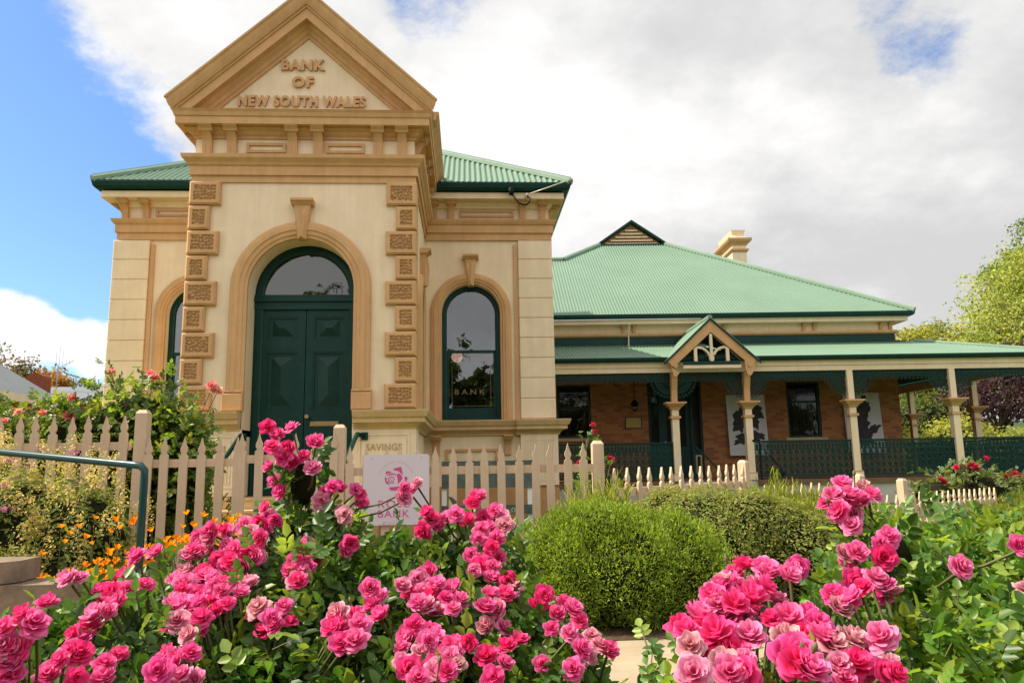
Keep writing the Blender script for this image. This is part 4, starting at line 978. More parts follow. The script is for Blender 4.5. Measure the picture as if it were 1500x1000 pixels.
# ------------------------------------------------------------------ leaves
def frame(Nm, r):
    Nm = Nm/np.maximum(np.linalg.norm(Nm, axis=1, keepdims=True), 1e-6)
    t = r.normal(size=Nm.shape); t -= (t*Nm).sum(1, keepdims=True)*Nm; t /= np.maximum(np.linalg.norm(t, axis=1, keepdims=True), 1e-6)
    return Nm, t, np.cross(Nm, t)
def leaves(P, Nm, L, asp, C, r, T=None, fold=.25, curl=.15):
    """folded leaf of two quads at every point P; Nm face normal, L length, asp width/length, C colours; T growth direction"""
    n = len(P)
    if T is None: Nm, T, W = frame(Nm, r)
    else:
        T = T/np.maximum(np.linalg.norm(T, axis=1, keepdims=True), 1e-6)
        Nm = Nm - (Nm*T).sum(1, keepdims=True)*T; Nm /= np.maximum(np.linalg.norm(Nm, axis=1, keepdims=True), 1e-6); W = np.cross(Nm, T)
    L = L[:, None]; w = L*asp*.5
    V = np.empty((n, 6, 3), np.float32)
    V[:, 0] = P; V[:, 3] = P + T*L - Nm*L*curl
    V[:, 1] = P + T*L*.32 + W*w + Nm*w*fold; V[:, 2] = P + T*L*.72 + W*w*.72 + Nm*(w*fold*.8 - L*curl*.4)
    V[:, 5] = P + T*L*.32 - W*w + Nm*w*fold; V[:, 4] = P + T*L*.72 - W*w*.72 + Nm*(w*fold*.8 - L*curl*.4)
    b = (np.arange(n)*6)[:, None]
    F = np.concatenate([b + np.array([[0, 3, 2, 1]]), b + np.array([[0, 5, 4, 3]])], 0)
    return V.reshape(-1, 3), F, np.repeat(C, 6, axis=0)
def merge(parts):
    Vs, Fs, Cs = [], [], []; k = 0
    for V, F, C in parts: Vs.append(V); Fs.append(F+k); Cs.append(C); k += len(V)
    return np.concatenate(Vs), np.concatenate(Fs), np.concatenate(Cs)
def palette(n, cols, r, jit=.18):
    cols = np.array(cols); c = cols[r.integers(0, len(cols), n)]
    return np.clip(c*(1 + r.normal(0, jit, (n, 1))), 0.003, 1)
def shell(E, n, r, lo=.72, hi=1.04, lump=.16, zmin=.02, seed=0):
    """points in the outer shell of a union of ellipsoids E=[(cx,cy,cz,rx,ry,rz)], with outward normals; lumpy outline"""
    E = np.array(E, float); wgt = (E[:, 3]*E[:, 4] + E[:, 4]*E[:, 5] + E[:, 3]*E[:, 5]); wgt = wgt/wgt.sum()
    P = []; D = []; tot = 0
    while tot < n:
        k = r.choice(len(E), n*2, p=wgt); d = r.normal(size=(n*2, 3)); d /= np.linalg.norm(d, axis=1, keepdims=True)
        ph = seed + k*1.7
        lm = 1 + lump*(np.sin(d[:, 0]*5+ph)*np.sin(d[:, 1]*6+ph*2)+.6*np.sin(d[:, 2]*9+ph)*np.sin(d[:, 0]*11-ph))
        rad = r.uniform(lo, hi, n*2)**.8*lm
        p = E[k, :3] + d*E[k, 3:]*rad[:, None]
        ok = p[:, 2] > zmin
        for j in range(len(E)):        # drop what lies deep inside another lobe
            q = (((p-E[j, :3])/E[j, 3:])**2).sum(1); ok &= (q > (lo*.85)**2) | (k == j)
        nn = d/E[k, 3:]; nn /= np.linalg.norm(nn, axis=1, keepdims=True)
        P.append(p[ok]); D.append(nn[ok]); tot += ok.sum()
    return np.concatenate(P)[:n], np.concatenate(D)[:n]
def core_mesh(E, s, base, name='dark_core'):  # solid dark core added inside each bush to block light through the leaves
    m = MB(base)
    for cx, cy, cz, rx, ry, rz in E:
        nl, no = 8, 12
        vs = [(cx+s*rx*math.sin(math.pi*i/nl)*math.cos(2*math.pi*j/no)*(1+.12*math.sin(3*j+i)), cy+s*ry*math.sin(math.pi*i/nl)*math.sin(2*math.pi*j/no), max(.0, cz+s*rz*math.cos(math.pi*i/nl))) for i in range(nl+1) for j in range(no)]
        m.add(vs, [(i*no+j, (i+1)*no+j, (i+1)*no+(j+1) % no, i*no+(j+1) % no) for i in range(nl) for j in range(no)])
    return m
def shrub(name, label, cat, base, E, n, L, asp, cols, seed, mat='needle', up=.3, lo=.7, lump=.16, core=.78, group=None, grow=None, spread=1.0):
    r = np.random.default_rng(seed); o = thing(name, label, cat, base, 0, group)
    P, D = shell(E, n, r, lo=lo, lump=lump, seed=seed)
    Nm = D + r.normal(0, .55*spread, D.shape) + np.array([0, 0, up])
    T = None
    if grow: T = D*grow[0] + r.normal(0, grow[1], D.shape) + np.array([0, 0, grow[2]]); Nm = r.normal(size=D.shape)
    V, F, C = leaves(P, Nm, L*r.uniform(.6, 1.25, n), asp, palette(n, cols, r), r, T)
    me = np_mesh('foliage', V - np.array(base), F, M[mat], C); link('foliage', me, o)
    if core: core_mesh(E, core, base).build('dark_core', M['core'], o)
    return o

# ------------------------------------------------------------------ rose flowers
def petal_grid(r, R_, h, open_, half, phi, lift, ruffle, nu=5, nv=5):
    """one petal as a curved grid: attached at the centre, flaring outward"""
    V = []; tone = []
    p1, p2 = r.uniform(0, 6), r.uniform(0, 6)
    for i in range(nv):
        t = i/(nv-1)
        rad = R_*(.10 + .90*t**(.75))
        z = h*(t**(.9)) * (1-open_*.55) + lift - open_*R_*.35*max(0, t-.6)**1.5*2
        for j in range(nu):
            s = 2*j/(nu-1)-1
            wdt = half*math.sin(math.pi*min(1, .18+.62*t))*(1-.25*t*t)
            an = phi + s*wdt
            rr = rad*(1-.10*s*s*t) * (1 + ruffle*math.sin(3*s+p1)*t)
            V.append((rr*math.cos(an), rr*math.sin(an), z + ruffle*R_*math.sin(4*s+p2)*t*t - .06*R_*s*s*t)); tone.append(min(1, .05+.95*t**1.6))
    F = [(i*nu+j, i*nu+j+1, (i+1)*nu+j+1, (i+1)*nu+j) for i in range(nv-1) for j in range(nu-1)]
    return V, F, tone
def rose_arrays(seed, openness):
    r = random.Random(seed); V = []; F = []; tone = []
    layers = [(5, .52, .050, 1.0, .92), (5, .47, .054, .80, .92), (5, .38, .054, .5, .9), (4, .26, .05, .25, 1.05), (3, .15, .046, .05, 1.3)]
    for li, (n, rad, h, op, half) in enumerate(layers):
        ph = r.uniform(0, 6)
        for k in range(n):
            a, b, c = petal_grid(r, rad*.072*r.uniform(.88, 1.08), h*.62*r.uniform(.8, 1.2), min(1, max(0, op*openness + r.uniform(-.22, .22))), half*r.uniform(.9, 1.15), ph+k*2*math.pi/n+r.uniform(-.12, .12), .003*li - .003, .06)
            q = len(V); V += a; F += [tuple(i+q for i in f) for f in b]; tone += c
    return np.array(V), np.array(F), np.array(tone)
VAR = [rose_arrays(s, o) for s, o in ((1, 1.0), (2, .8), (3, 1.15), (4, .55), (5, .95), (6, 1.25), (7, .7), (8, .4))]
def rose_mesh(k, mat='petal'):
    V, F, t = VAR[k]; col = np.stack([t, np.zeros_like(t), np.zeros_like(t)], 1)
    return np_mesh('flower', V, F, M[mat], col, True)
ROSES = {m_: [rose_mesh(k, m_) for k in range(len(VAR))] for m_ in ('petal', 'petal_salmon', 'petal_red')}
def rot_to(d, spin):
    return Vector(d).to_track_quat('Z', 'Y').to_matrix() @ Matrix.Rotation(spin, 3, 'Z')
def place_flowers(o, base, pts, size, faces, r, keep=100, mat='petal'):
    """pts world positions; the nearest show largest and become parts of their own, the rest one mesh"""
    ROSE = ROSES[mat]; cp = np.array((0, 0, 1.1)); order = sorted(range(len(pts)), key=lambda i: np.linalg.norm(np.array(pts[i])-cp)/size[i])
    rest = []
    for rank, i in enumerate(order):
        k = r.randrange(len(ROSE)); Rm = rot_to(faces[i], r.uniform(0, 6.28)); s = size[i]/.066
        if rank < keep:
            f = link('flower', ROSE[k], o); f.matrix_local = Matrix.Translation(Vector(pts[i])-Vector(base)) @ (Rm.to_4x4()) @ Matrix.Scale(s, 4)
        else:
            V, F, t = VAR[k]; W = (V*s) @ np.array(Rm).T + np.array(pts[i]) - np.array(base)
            rest.append((W, F, np.stack([t, np.full_like(t, r.random()), np.zeros_like(t)], 1)))
    if rest:
        V, F, C = merge(rest); f = link('flower', np_mesh('flowers', V, F, M[mat], C, True), o); f.name = 'flower_clusters'; f['kind'] = 'stuff'
def sprigs(P, D, r, n5, L, cols):
    """rose leaves: leaflets in fives along a short stalk"""
    parts = []; stalk = []
    T = D*.7 + r.normal(0, .6, D.shape) + np.array([0, 0, .15]); T /= np.linalg.norm(T, axis=1, keepdims=True)
    Nm = D*.8 + r.normal(0, .45, D.shape) + np.array([0, 0, .7]); Nm -= (Nm*T).sum(1, keepdims=True)*T; Nm /= np.linalg.norm(Nm, axis=1, keepdims=True)
    W = np.cross(Nm, T); n = len(P); c0 = palette(n, cols, r, .2); sz = L*r.uniform(.65, 1.2, n)
    for off, side in ((.35, 1), (.35, -1), (.85, 1), (.85, -1), (1.2, 0)):
        pp = P + T*(sz*off)[:, None]; tt = T*(1 if side == 0 else .45) + W*(side*.9)
        parts.append(leaves(pp, Nm + r.normal(0, .18, Nm.shape), sz*(1.05 if side == 0 else .85), .66, np.clip(c0*(1+r.normal(0, .08, (n, 1))), .003, 1), r, tt, fold=.3, curl=.18))
    for i in range(n): stalk.append((P[i]-T[i]*sz[i]*.6, P[i]+T[i]*sz[i]*1.2))
    return merge(parts), stalk
GREENS = [(.065, .145, .02), (.045, .11, .018), (.085, .175, .025), (.17, .25, .035), (.035, .085, .015)]
def rose_bush(label, base, E, nsprig, L, pts, size, seed, cols=GREENS, flower_face=(-.1, -.75, .55), group=None, name='rose_bush', keep=100, core=.62, petal='petal', skin=None, nskin=0):
    r = np.random.default_rng(seed); rr = random.Random(seed); o = thing(name, label, 'rose bush', base, 0, group)
    P, D = shell(E, nsprig, r, lo=.45, lump=.2, seed=seed)
    if skin:        # the sunny sloping face of the bush, between lobes
        xs, ys, zf = skin; k = nskin; X = r.uniform(*xs, k); Yv = r.uniform(*ys, k); Z = zf(X, Yv) - .012 - .22*r.uniform(0, 1, k)**1.6
        ok = Z > .1; P = np.concatenate([P, np.stack([X, Yv, Z], 1)[ok]]); D = np.concatenate([D, (np.tile([[0., -.5, .85]], (k, 1)) + r.normal(0, .25, (k, 3)))[ok]])
    (V, F, C), stalk = sprigs(P, D, r, 5, L, cols)
    link('foliage', np_mesh('foliage', V-np.array(base), F, M['leaf'], C), o)
    m = MB(base)
    for a, b in stalk[::3]: m.tube([a, b], .0016, 3, cap=False)
    for i in range(26):
        e = E[rr.randrange(len(E))]; top = Vector((e[0]+rr.uniform(-.7, .7)*e[3], e[1]+rr.uniform(-.6, .6)*e[4], e[2]+rr.uniform(.2, .85)*e[5])); b0 = Vector((base[0]+rr.uniform(-.12, .12), base[1]+rr.uniform(-.1, .1), 0))
        mid = (b0+top)/2 + Vector((rr.uniform(-.08, .08), rr.uniform(-.08, .08), .06)); m.tube([b0, (b0+mid)/2+Vector((.02, 0, .03)), mid, (mid+top)/2+Vector((0, .02, .02)), top], [.008, .007, .006, .005, .004], 6)
    for p in pts:      # a stalk behind every flower, running back into the bush
        p = Vector(p); e = min(E, key=lambda q: (Vector(q[:3])-p).length); c = Vector(e[:3])
        q = p + (c-p)*.45; q.z = min(q.z, p.z-.06); m.tube([p+Vector((0, .01, -.012)), p*.5+q*.5+Vector((0, .015, -.015)), q], [.0035, .003, .0025], 5, cap=False)
    m.build('stem', M['cane'], o, True)
    faces = []
    for p in pts:
        e = min(E, key=lambda q: (Vector(q[:3])-Vector(p)).length); dv = (Vector(p)-Vector(e[:3])).normalized()
        v = dv*.55 + Vector(flower_face)*.75 + Vector((rr.gauss(0, .33), rr.gauss(0, .25), rr.gauss(0, .33))); faces.append(v.normalized())
    place_flowers(o, base, [tuple(p) for p in pts], size, faces, rr, keep, petal)
    # green buds beside some of the blooms
    for i in range(min(9, max(3, len(pts)//14))):
        p = Vector(pts[rr.randrange(len(pts))]) + Vector((rr.uniform(-.045, .045), rr.uniform(-.02, .03), rr.uniform(.0, .035)))
        d_ = Vector((rr.uniform(-.4, .4), rr.uniform(-.3, .3), 1)).normalized(); m = MB(base)
        m.tube([p-d_*.04, p-d_*.02, p, p+d_*.004, p+d_*.009, p+d_*.015], [.0013, .0015, .0022, .0045, .004, .0008], 6); m.build('bud', M['cane'], o, True)
    return o, core_mesh(E, core, base).build('dark_core', M['core'], o) if core else None

LEFT = [(-602,2318,1221),(-533,2346,1215),(-575,2275,1160),(-532,2296,1152),(-520,2309,1110),(-457,2282,1093),(-582,2286,1101),(-543,2281,1029),(-454,2287,1169),(-567,2310,1192),(-542,2280,1126),(-484,2288,1133),(-575,2327,1060),(-393,2253,1041),(-420,2307,1023),(-389,2324,1030),(-318,2281,1020),(-331,2272,1035),(-318,2330,996),(-428,2274,1001),(-351,2231,963),(-373,2272,973),(-582,2274,959),(-580,2249,986),(-585,2215,948),(-188,2283,1034),(-150,2333,1046),(-192,2294,1008),(-165,2336,1018),(-114,2235,962),(-121,2187,920),(-105,2256,941),(-89,2258,925),(30,2295,999),(15,2273,985),(82,2235,962),(61,2211,918),(107,2186,924),(49,2280,942),(-6,2264,930),(-33,2231,957),(67,2111,875),(48,2118,844),(-62,2263,945),(84,2123,846),(15,2026,826),(99,2223,952),(39,2185,918),(64,2200,892),(80,2143,893),(29,2150,894),(9,2098,859),(34,2055,836),(66,2043,829),(-685,2240,924),(-616,2091,887),(-560,2124,915),(-560,2145,864),(-601,2082,836),(-678,2093,836),(-736,2086,870),(-734,2073,830),(-736,2208,905),(-702,2170,930),(-671,2117,864),(-694,2021,811),(-642,1988,805),(-607,1973,806),(-553,1926,798),(-675,1891,784),(-626,1847,772),(-650,1799,764),(-580,1892,767),(-606,1829,761),(-685,1849,742),(-601,1740,744),(-612,1826,726),(-634,2239,938),(-596,2181,886),(-579,2097,842),(-720,2138,867),(-658,1944,791),(-559,1861,787),(-618,1934,776),(-690,1931,810),(-682,1863,775),(-588,2007,812),(-547,1985,809),(-665,2009,830),(-639,2088,836),(-570,2230,937),(-546,2230,956),(-581,1688,718),(-648,1725,699),(-606,1646,697),(-551,1644,680),(-596,1666,708),(-615,1610,703),(-574,1630,690),(-648,1745,707),(-851,2060,876),(-835,2138,877),(-816,2022,809),(-869,2059,835),(-882,2044,827),(-839,1906,813),(-870,1936,790),(-907,1992,801),(-816,1838,783),(-981,1981,834),(-957,1989,837),(-996,1912,790),(-846,1810,754),(-867,1791,746),(-842,1797,731),(-829,1809,776),(-817,1677,732),(-800,1676,728),(-823,1651,723),(-728,1630,717),(-754,1752,704),(-849,1660,690),(-760,1583,707),(-721,1608,692),(-821,1883,786),(-824,1937,808),(-873,1550,775),(-883,1550,805),(-870,1550,745),(-857,1550,767),(-899,1550,789),(-858,1550,720),(-880,1550,715),(-848,1550,744),(-848,1550,825),(-828,1550,812),(-483,1849,777),(-451,1818,759),(-435,1886,773),(-499,1861,752),(-415,1862,740),(-435,1809,744),(-463,1832,730),(-461,2097,857),(-431,2037,837),(-434,1983,815),(-459,2036,833),(-442,2159,885),(-440,2069,854),(-408,2104,854),(-426,2027,830),(-423,1970,817),(-416,2056,840),(-450,2037,821),(-318,2114,899),(-329,2126,882),(-167,1970,799),(-130,2050,807),(-101,2082,820),(-78,1964,797),(-65,1944,756),(-32,1998,786),(-37,1864,760),(-96,1893,761),(-118,1877,775),(-110,1987,781),(-52,1961,777),(-76,1908,742),(-147,1974,777),(-23,1940,767),(62,2027,801),(109,2010,802),(52,1902,782),(93,1951,773),(39,1839,763),(76,1852,759),(118,1996,782),(-297,1824,764),(-260,1820,759),(-297,1767,741),(-245,1862,729),(-270,1721,722),(-240,1714,727),(-232,1930,758),(-239,1931,802),(-221,1968,774),(-203,1873,744),(-94,1841,720),(-134,1807,703),(-103,1724,696),(-60,1773,698),(-37,1653,703),(-77,1689,676),(-122,1655,682),(-35,1764,699),(-122,1784,741),(-145,1760,699),(-66,1662,661),(-43,1596,688),(-102,1596,677),(-139,1687,688),(-75,1808,708),(-91,1736,717),(-23,1635,691),(188,1925,780),(239,1927,757),(195,1841,716),(263,1832,731),(228,1775,714),(280,1770,709),(288,1728,698),(262,1700,687),(240,1685,701),(307,1727,689),(172,1943,745),(219,1645,674),(214,1894,736),(247,1849,752),(247,1781,697),(43,1841,721),(81,1833,721),(86,1736,698),(73,1671,682),(40,1714,686),(116,1801,697),(1,1726,717),(50,1578,680),(157,1698,672),(-710,2183,891),(-708,2167,909),(-562,2087,865),(-649,2158,888),(-613,2040,859),(-726,2083,879),(-719,2081,882),(-581,2066,846),(-606,2171,922),(-668,2176,933),(-566,2112,863),(-752,2221,912),(-583,2094,879),(-737,2129,875),(-601,2181,921),(-595,2206,906),(-678,2031,831),(-626,1959,815),(-582,1857,775),(-625,1859,788),(-698,1902,781),(-639,1849,764),(-661,1861,781),(-703,1974,818),(-636,1986,825),(-639,2023,814),(-595,1922,806),(-621,1916,754),(-613,1975,809),(-737,2008,821),(-65,1640,679),(-136,1817,713),(-53,1745,688),(-27,1748,703),(-78,1765,713),(-59,1700,681),(-82,1832,715),(-28,1698,696),(-36,1734,689),(-104,1697,670),(-26,1745,706),(-39,1710,709),(-56,1905,778),(-47,1961,774),(-94,1951,773),(-60,1947,753),(-74,1999,783),(-246,1798,742),(-288,1731,725),(-297,1794,742),(-301,1814,753),(-306,1871,745),(-321,1851,729)]
RIGHT = [(925,1835,1032),(940,1761,1027),(845,1752,985),(845,1687,983),(913,1728,997),(858,1669,948),(882,1714,1011),(845,1715,1012),(894,1722,969),(942,1734,1009),(864,1572,922),(907,1614,928),(782,1544,894),(777,1502,912),(764,1530,907),(844,1530,899),(655,1506,891),(601,1433,879),(637,1491,880),(603,1543,882),(583,1466,882),(518,1482,882),(527,1459,895),(473,1415,873),(498,1444,863),(531,1379,867),(542,1437,848),(485,1439,849),(457,1318,852),(486,1362,824),(438,1345,847),(448,1343,828),(356,1304,822),(349,1238,827),(396,1326,830),(400,1294,823),(373,1270,811),(392,1215,823),(444,1274,812),(376,1225,796),(406,1197,802),(415,1163,802),(308,1071,810),(371,1109,798),(342,1194,817),(387,1226,806),(380,1160,797),(393,1111,795),(443,1210,823),(678,1412,848),(661,1361,834),(685,1346,850),(791,1437,841),(799,1413,845),(763,1420,874),(768,1501,863),(725,1387,863),(783,1411,860),(690,1388,837),(547,1308,824),(588,1324,829),(518,1274,815),(584,1284,824),(499,1170,809),(471,1107,807),(551,1196,822),(564,1390,841),(516,1254,806),(552,1258,815),(549,1228,801),(477,1153,806),(481,1094,801),(510,1292,831),(571,1229,794),(646,1193,820),(547,1140,796),(561,1184,812),(601,1157,786),(594,1105,796),(602,1212,813),(620,1130,796),(573,1146,795),(628,1219,795),(603,1090,794),(546,1127,781),(1143,1538,913),(967,1474,882),(1025,1363,850),(928,1215,813),(510,1480,870),(461,1351,832),(435,1361,861),(492,1342,853),(466,1404,863),(486,1415,849),(504,1377,834),(848,1753,993),(834,1702,974),(890,1762,1036),(876,1725,998)]
LP = [(a/1000, b/1000, c/1000) for a, b, c in LEFT]; RP = [(a/1000, b/1000, c/1000) for a, b, c in RIGHT]
rs = random.Random(5)
EL = [(-.95, 1.82, .42, .30, .33, .27), (-.5, 1.86, .44, .36, .36, .28), (0, 1.90, .44, .33, .36, .28), (.26, 1.95, .38, .15, .28, .26), (-.42, 2.28, .58, .42, .42, .36), (-.80, 2.10, .52, .40, .38, .32), (.06, 2.22, .48, .24, .34, .28), (.02, 2.42, .78, .17, .2, .17), (-1.12, 1.92, .45, .30, .3, .26), (-.5, 2.45, .86, .2, .2, .14), (-.2, 1.95, .35, .5, .35, .3), (-.5, 2.36, 1.06, .06, .07, .12)]
rose_bush('big rose bush crowded with pink blooms in the left foreground', (-.45, 2.25, 0), EL, 5200, .034, LP, [rs.uniform(.037, .056) for _ in LP], 21, skin=((-1.28, .36), (1.55, 2.36), lambda X, Y: np.minimum(.585 + (Y-1.6)*.46, np.interp(X, [-1.3, -1.1, -.7, -.42, 0, .12, .22, .36], [.62, .70, .76, .87, .86, .78, .66, .54])) + .03*np.sin(9*X+3*Y)*np.sin(7*Y)), nskin=3800)
ER = [(.45, 1.28, .52, .24, .26, .25), (.80, 1.28, .53, .28, .26, .26), (1.12, 1.28, .54, .32, .26, .28), (1.5, 2.0, .45, .5, .35, .40), (1.36, 1.75, .60, .44, .42, .33), (.62, 1.42, .50, .26, .30, .26), (1.30, 1.45, .58, .42, .36, .31), (.45, 1.28, .55, .22, .2, .22), (.85, 1.25, .5, .42, .25, .30), (.98, 1.74, .86, .10, .10, .13)]
rose_bush('glossy leaved rose bush with paler pink blooms in the right foreground', (.95, 1.6, 0), ER, 5200, .030, RP, [rs.uniform(.035, .054) + (.012 if i % 11 == 4 else 0) for i, _ in enumerate(RP)], 22, skin=((.42, 1.85), (1.12, 2.1), lambda X, Y: .735 + (Y-1.08)*.22 - 1.6*np.clip(.47+(Y-1.1)*.62-X, 0, 1) + .03*np.sin(8*X+2*Y)*np.sin(9*Y)), nskin=4200, cols=[(.10, .20, .025), (.07, .16, .02), (.14, .24, .03), (.22, .30, .04), (.05, .12, .018)], core=.5)

# ------------------------------------------------------------------ fences
def picket_mesh(w_, h, th=.022):
    m = MB(); a = w_/2; z = h-.155
    out = [(-a, 0), (a, 0), (a, z), (a*.60, z+.012), (a*.50, z+.022), (a*.78, z+.040), (a*.84, z+.058), (a*.70, z+.078), (a*.46, z+.092), (a*.40, z+.100), (0, h)]
    full = out + [(-x, y) for x, y in reversed(out[2:-1])]
    m.prism(full, 'y', -th, 0)
    return m.mesh('picket')
PM = {}
def picket(h, w_=.07):
    k = (round(h, 3), w_)
    if k not in PM: PM[k] = picket_mesh(w_, h); PM[k].materials.append(M['picket'])
    return PM[k]
def fence(name, label, cat, p0, p1, n, h, zb=.08, rails=(.21, None), posts=(), first=0.0, last=1.0, group='picket fence panels round the bank garden', ph=None, rz=.16, w_=.07, jit=.007):
    d_ = Vector((p1[0]-p0[0], p1[1]-p0[1], 0)); L = d_.length; rot = math.atan2(d_.y, d_.x)
    o = thing(name, label, cat, (p0[0], p0[1], 0), rot, group); rr = random.Random(len(label))
    for k in range(n):
        u = L*(first + (last-first)*k/max(1, n-1)); pk = link('picket', picket(h-zb, w_), o, (u, 0, zb+rr.uniform(-jit, jit))); pk.rotation_euler = (rr.uniform(-.008, .008), rr.gauss(0, .007), 0)
    for z in (h-rz-.06, .21):
        m = MB(); m.box(-.02, L+.02, .0015, .045, z-.035, z+.035); m.build('rail', M['picket'], o)
    for u, ht in posts:
        m = MB(); a = .05
        m.box(u-a, u+a, -.012, .088, 0, ht-.03); m.add([(u-a, -.012, ht-.03), (u+a, -.012, ht-.03), (u+a, .088, ht-.03), (u-a, .088, ht-.03), (u-.03, .008, ht), (u+.03, .008, ht), (u+.03, .068, ht), (u-.03, .068, ht)], [(0,1,5,4), (1,2,6,5), (2,3,7,6), (3,0,4,7), (4,5,6,7)])
        m.build('post', M['picket'], o)
    return o
FY = 6.70
fence('picket_fence', 'tall cream picket fence panel in front of the climbing roses', 'fence', (-6.9, FY), (-2.93, FY), 28, 1.57, posts=((4.08, 1.62), (1.9, 1.62)), last=.992, rz=.20)
fence('picket_fence', 'short cream picket fence panel between the tall fence post and the gate', 'fence', (-2.76, FY), (-1.98, FY), 6, 1.375)
fence('picket_gate', 'cream picket gate in line with the green bank door', 'gate', (-1.95, FY), (-1.18, FY), 6, 1.40, group=None)
fence('picket_fence', 'long cream picket fence panel carrying the white rose sign', 'fence', (-1.10, FY), (1.14, FY), 15, 1.275, posts=((-.02, 1.47), (2.27, 1.295)), first=.04, last=.955)
fence('picket_fence', 'low picket fence panel angled away behind the clipped hedges', 'fence', (1.26, 6.74), (3.22, 8.62), 14, 1.05, posts=((2.75, 1.10),), first=.03, last=.965)
fence('picket_fence', 'short picket fence panel almost hidden behind the spiky juniper', 'fence', (3.30, 8.70), (5.05, 9.5), 13, .81, posts=((1.95, .90),), first=.03)
fence('picket_fence', 'small picket fence panel between two posts under the third veranda post', 'fence', (5.16, 9.56), (5.84, 9.88), 5, .62, posts=((.78, .82),))
fence('picket_fence', 'far low picket fence panel overhung by the red roses', 'fence', (6.02, 9.98), (7.98, 11.12), 16, .63, rz=.14)

# the rose sign on the fence
sg = thing('fence_sign', 'white sign with a pink rose emblem and pink lettering on the picket fence', 'sign', (-.615, 6.655, .60))
sw, sh = .57, .60; m = MB(); rc = .025
rp = []
for cx, cz, a0 in ((sw/2-rc, rc, -90), (sw/2-rc, sh-rc, 0), (-sw/2+rc, sh-rc, 90), (-sw/2+rc, rc, 180)):
    for k in range(5): rp.append((cx+rc*math.cos(R(a0+22.5*k)), cz+rc*math.sin(R(a0+22.5*k))))
m.prism(rp, 'y', -.003, .003); m.build('panel', M['sign'], sg)
for zz_, body in ((.150, 'ROSE'), (.066, 'BANK')):
    me = text_mesh(body, .088, .002, M['pink'], 0.0, 1.15, .265); link('lettering', me, sg, (-.02, -.0045, zz_))
me = text_mesh('guild', .06, .002, M['palepink'], -.0008, 1.2, .17); link('lettering', me, sg, (-.03, -.0045, .005))
def flat(m, pts, y=-.0045): 
    n = len(pts); cx = sum(p[0] for p in pts)/n; cz = sum(p[1] for p in pts)/n
    m.add([(cx, y, cz)] + [(p[0], y, p[1]) for p in pts], [(0, 1+(i+1) % n, 1+i) for i in range(n)])
def strip(m, cl, wd):
    """ribbon along a centre line with varying width"""
    for i in range(len(cl)-1):
        a, b = Vector(cl[i]), Vector(cl[i+1]); t = (b-a).normalized(); nn = Vector((-t.y, t.x)); wa, wb = wd[i]/2, wd[i+1]/2
        m.add([(a.x+nn.x*wa, -.0045, a.y+nn.y*wa), (b.x+nn.x*wb, -.0045, b.y+nn.y*wb), (b.x-nn.x*wb, -.0045, b.y-nn.y*wb), (a.x-nn.x*wa, -.0045, a.y-nn.y*wa)], [(0,1,2,3)])
m = MB(); S = lambda x, z: ((x-463)*.000527-.045, .60-(z-97)*.000662-.0)     # emblem drawn in sign millimetres
S = lambda x, z: (-.285+(x-115)*.000713, .60-(z-97)*.000713)
flat(m, [S(470,280), S(500,262), S(570,247), S(583,270), S(585,310), S(600,350), S(575,330), S(540,300), S(500,290)])
flat(m, [S(385,340), S(390,300), S(420,295), S(465,310), S(430,318), S(400,330)])
flat(m, [S(520,335), S(545,325), S(580,350), S(590,390), S(560,430), S(530,450), S(535,410), S(525,370)])
flat(m, [S(605,440), S(620,400), S(612,365), S(640,365), S(655,390), S(635,420)])
flat(m, [S(428,490), S(520,485), S(570,475), S(600,480), S(590,510), S(540,525), S(490,532), S(440,525)])
flat(m, [S(375,380), S(395,362), S(392,400), S(400,430), S(440,462), S(395,445), S(380,420)])
cl = []; wd = []
for k in range(34):
    t = k/33; a = .4+t*11.2; rad = .006+.030*t; c_ = S(460, 395); cl.append((c_[0]+rad*math.cos(a), c_[1]+rad*.9*math.sin(a))); wd.append(.003+.006*t)
strip(m, cl, wd); cl = [S(400,350), S(430,335), S(480,330), S(515,345)]; strip(m, cl, [.004, .012, .012, .004])
m.build('rose_emblem', M['pink'], sg)
m = MB()
for k in range(30):
    a = R(20+k*140/29) 
    if 84 < math.degrees(a) < 96: continue
    c_ = S(515, 395); x, z = c_[0]+.150*math.cos(a), c_[1]+.150*math.sin(a); t = .0034; flat(m, [(x-t, z-t), (x+t, z-t), (x+t, z+t), (x-t, z+t)])
m.build('dotted_arc', M['palepink'], sg)
m = MB()
for x in (-.215, .215): m.tube([(x, -.006, .57), (x, .004, .57)], .005, 8)
m.build('screw', M['steel'], sg)

# slate name board on white posts
nb = thing('name_board', 'dark slate board with faded silver letters on white posts behind the fence', 'board', (.34, 12.6, 0))
m = MB(); m.box(-.76, .76, -.02, .02, .72, 1.16); bd_ = m.build('upper_board', M['boardgrey'], nb)
link('lettering', text_mesh('W', .13, .004, M['letters']), bd_, (.50, -.023, .96)); link('lettering', text_mesh('SS', .13, .004, M['letters'], 0, 1.1), bd_, (.665, -.023, .96))
for x, b in ((-.3, 'C'), (.12, 'GL')): link('lettering', text_mesh(b, .13, .004, M['ink']), bd_, (x, -.023, .96))
m = MB(); m.box(-.76, .76, -.02, .02, .29, .44); bd_ = m.build('lower_board', M['boardgrey'], nb); link('lettering', text_mesh('OA', .09, .004, M['letters'], 0, 1.1), bd_, (.45, -.023, .33))
for x in (-.72, .70):
    m = MB(); m.box(x-.04, x+.04, .022, .07, 0, 1.1); m.build('post', M['white'], nb)

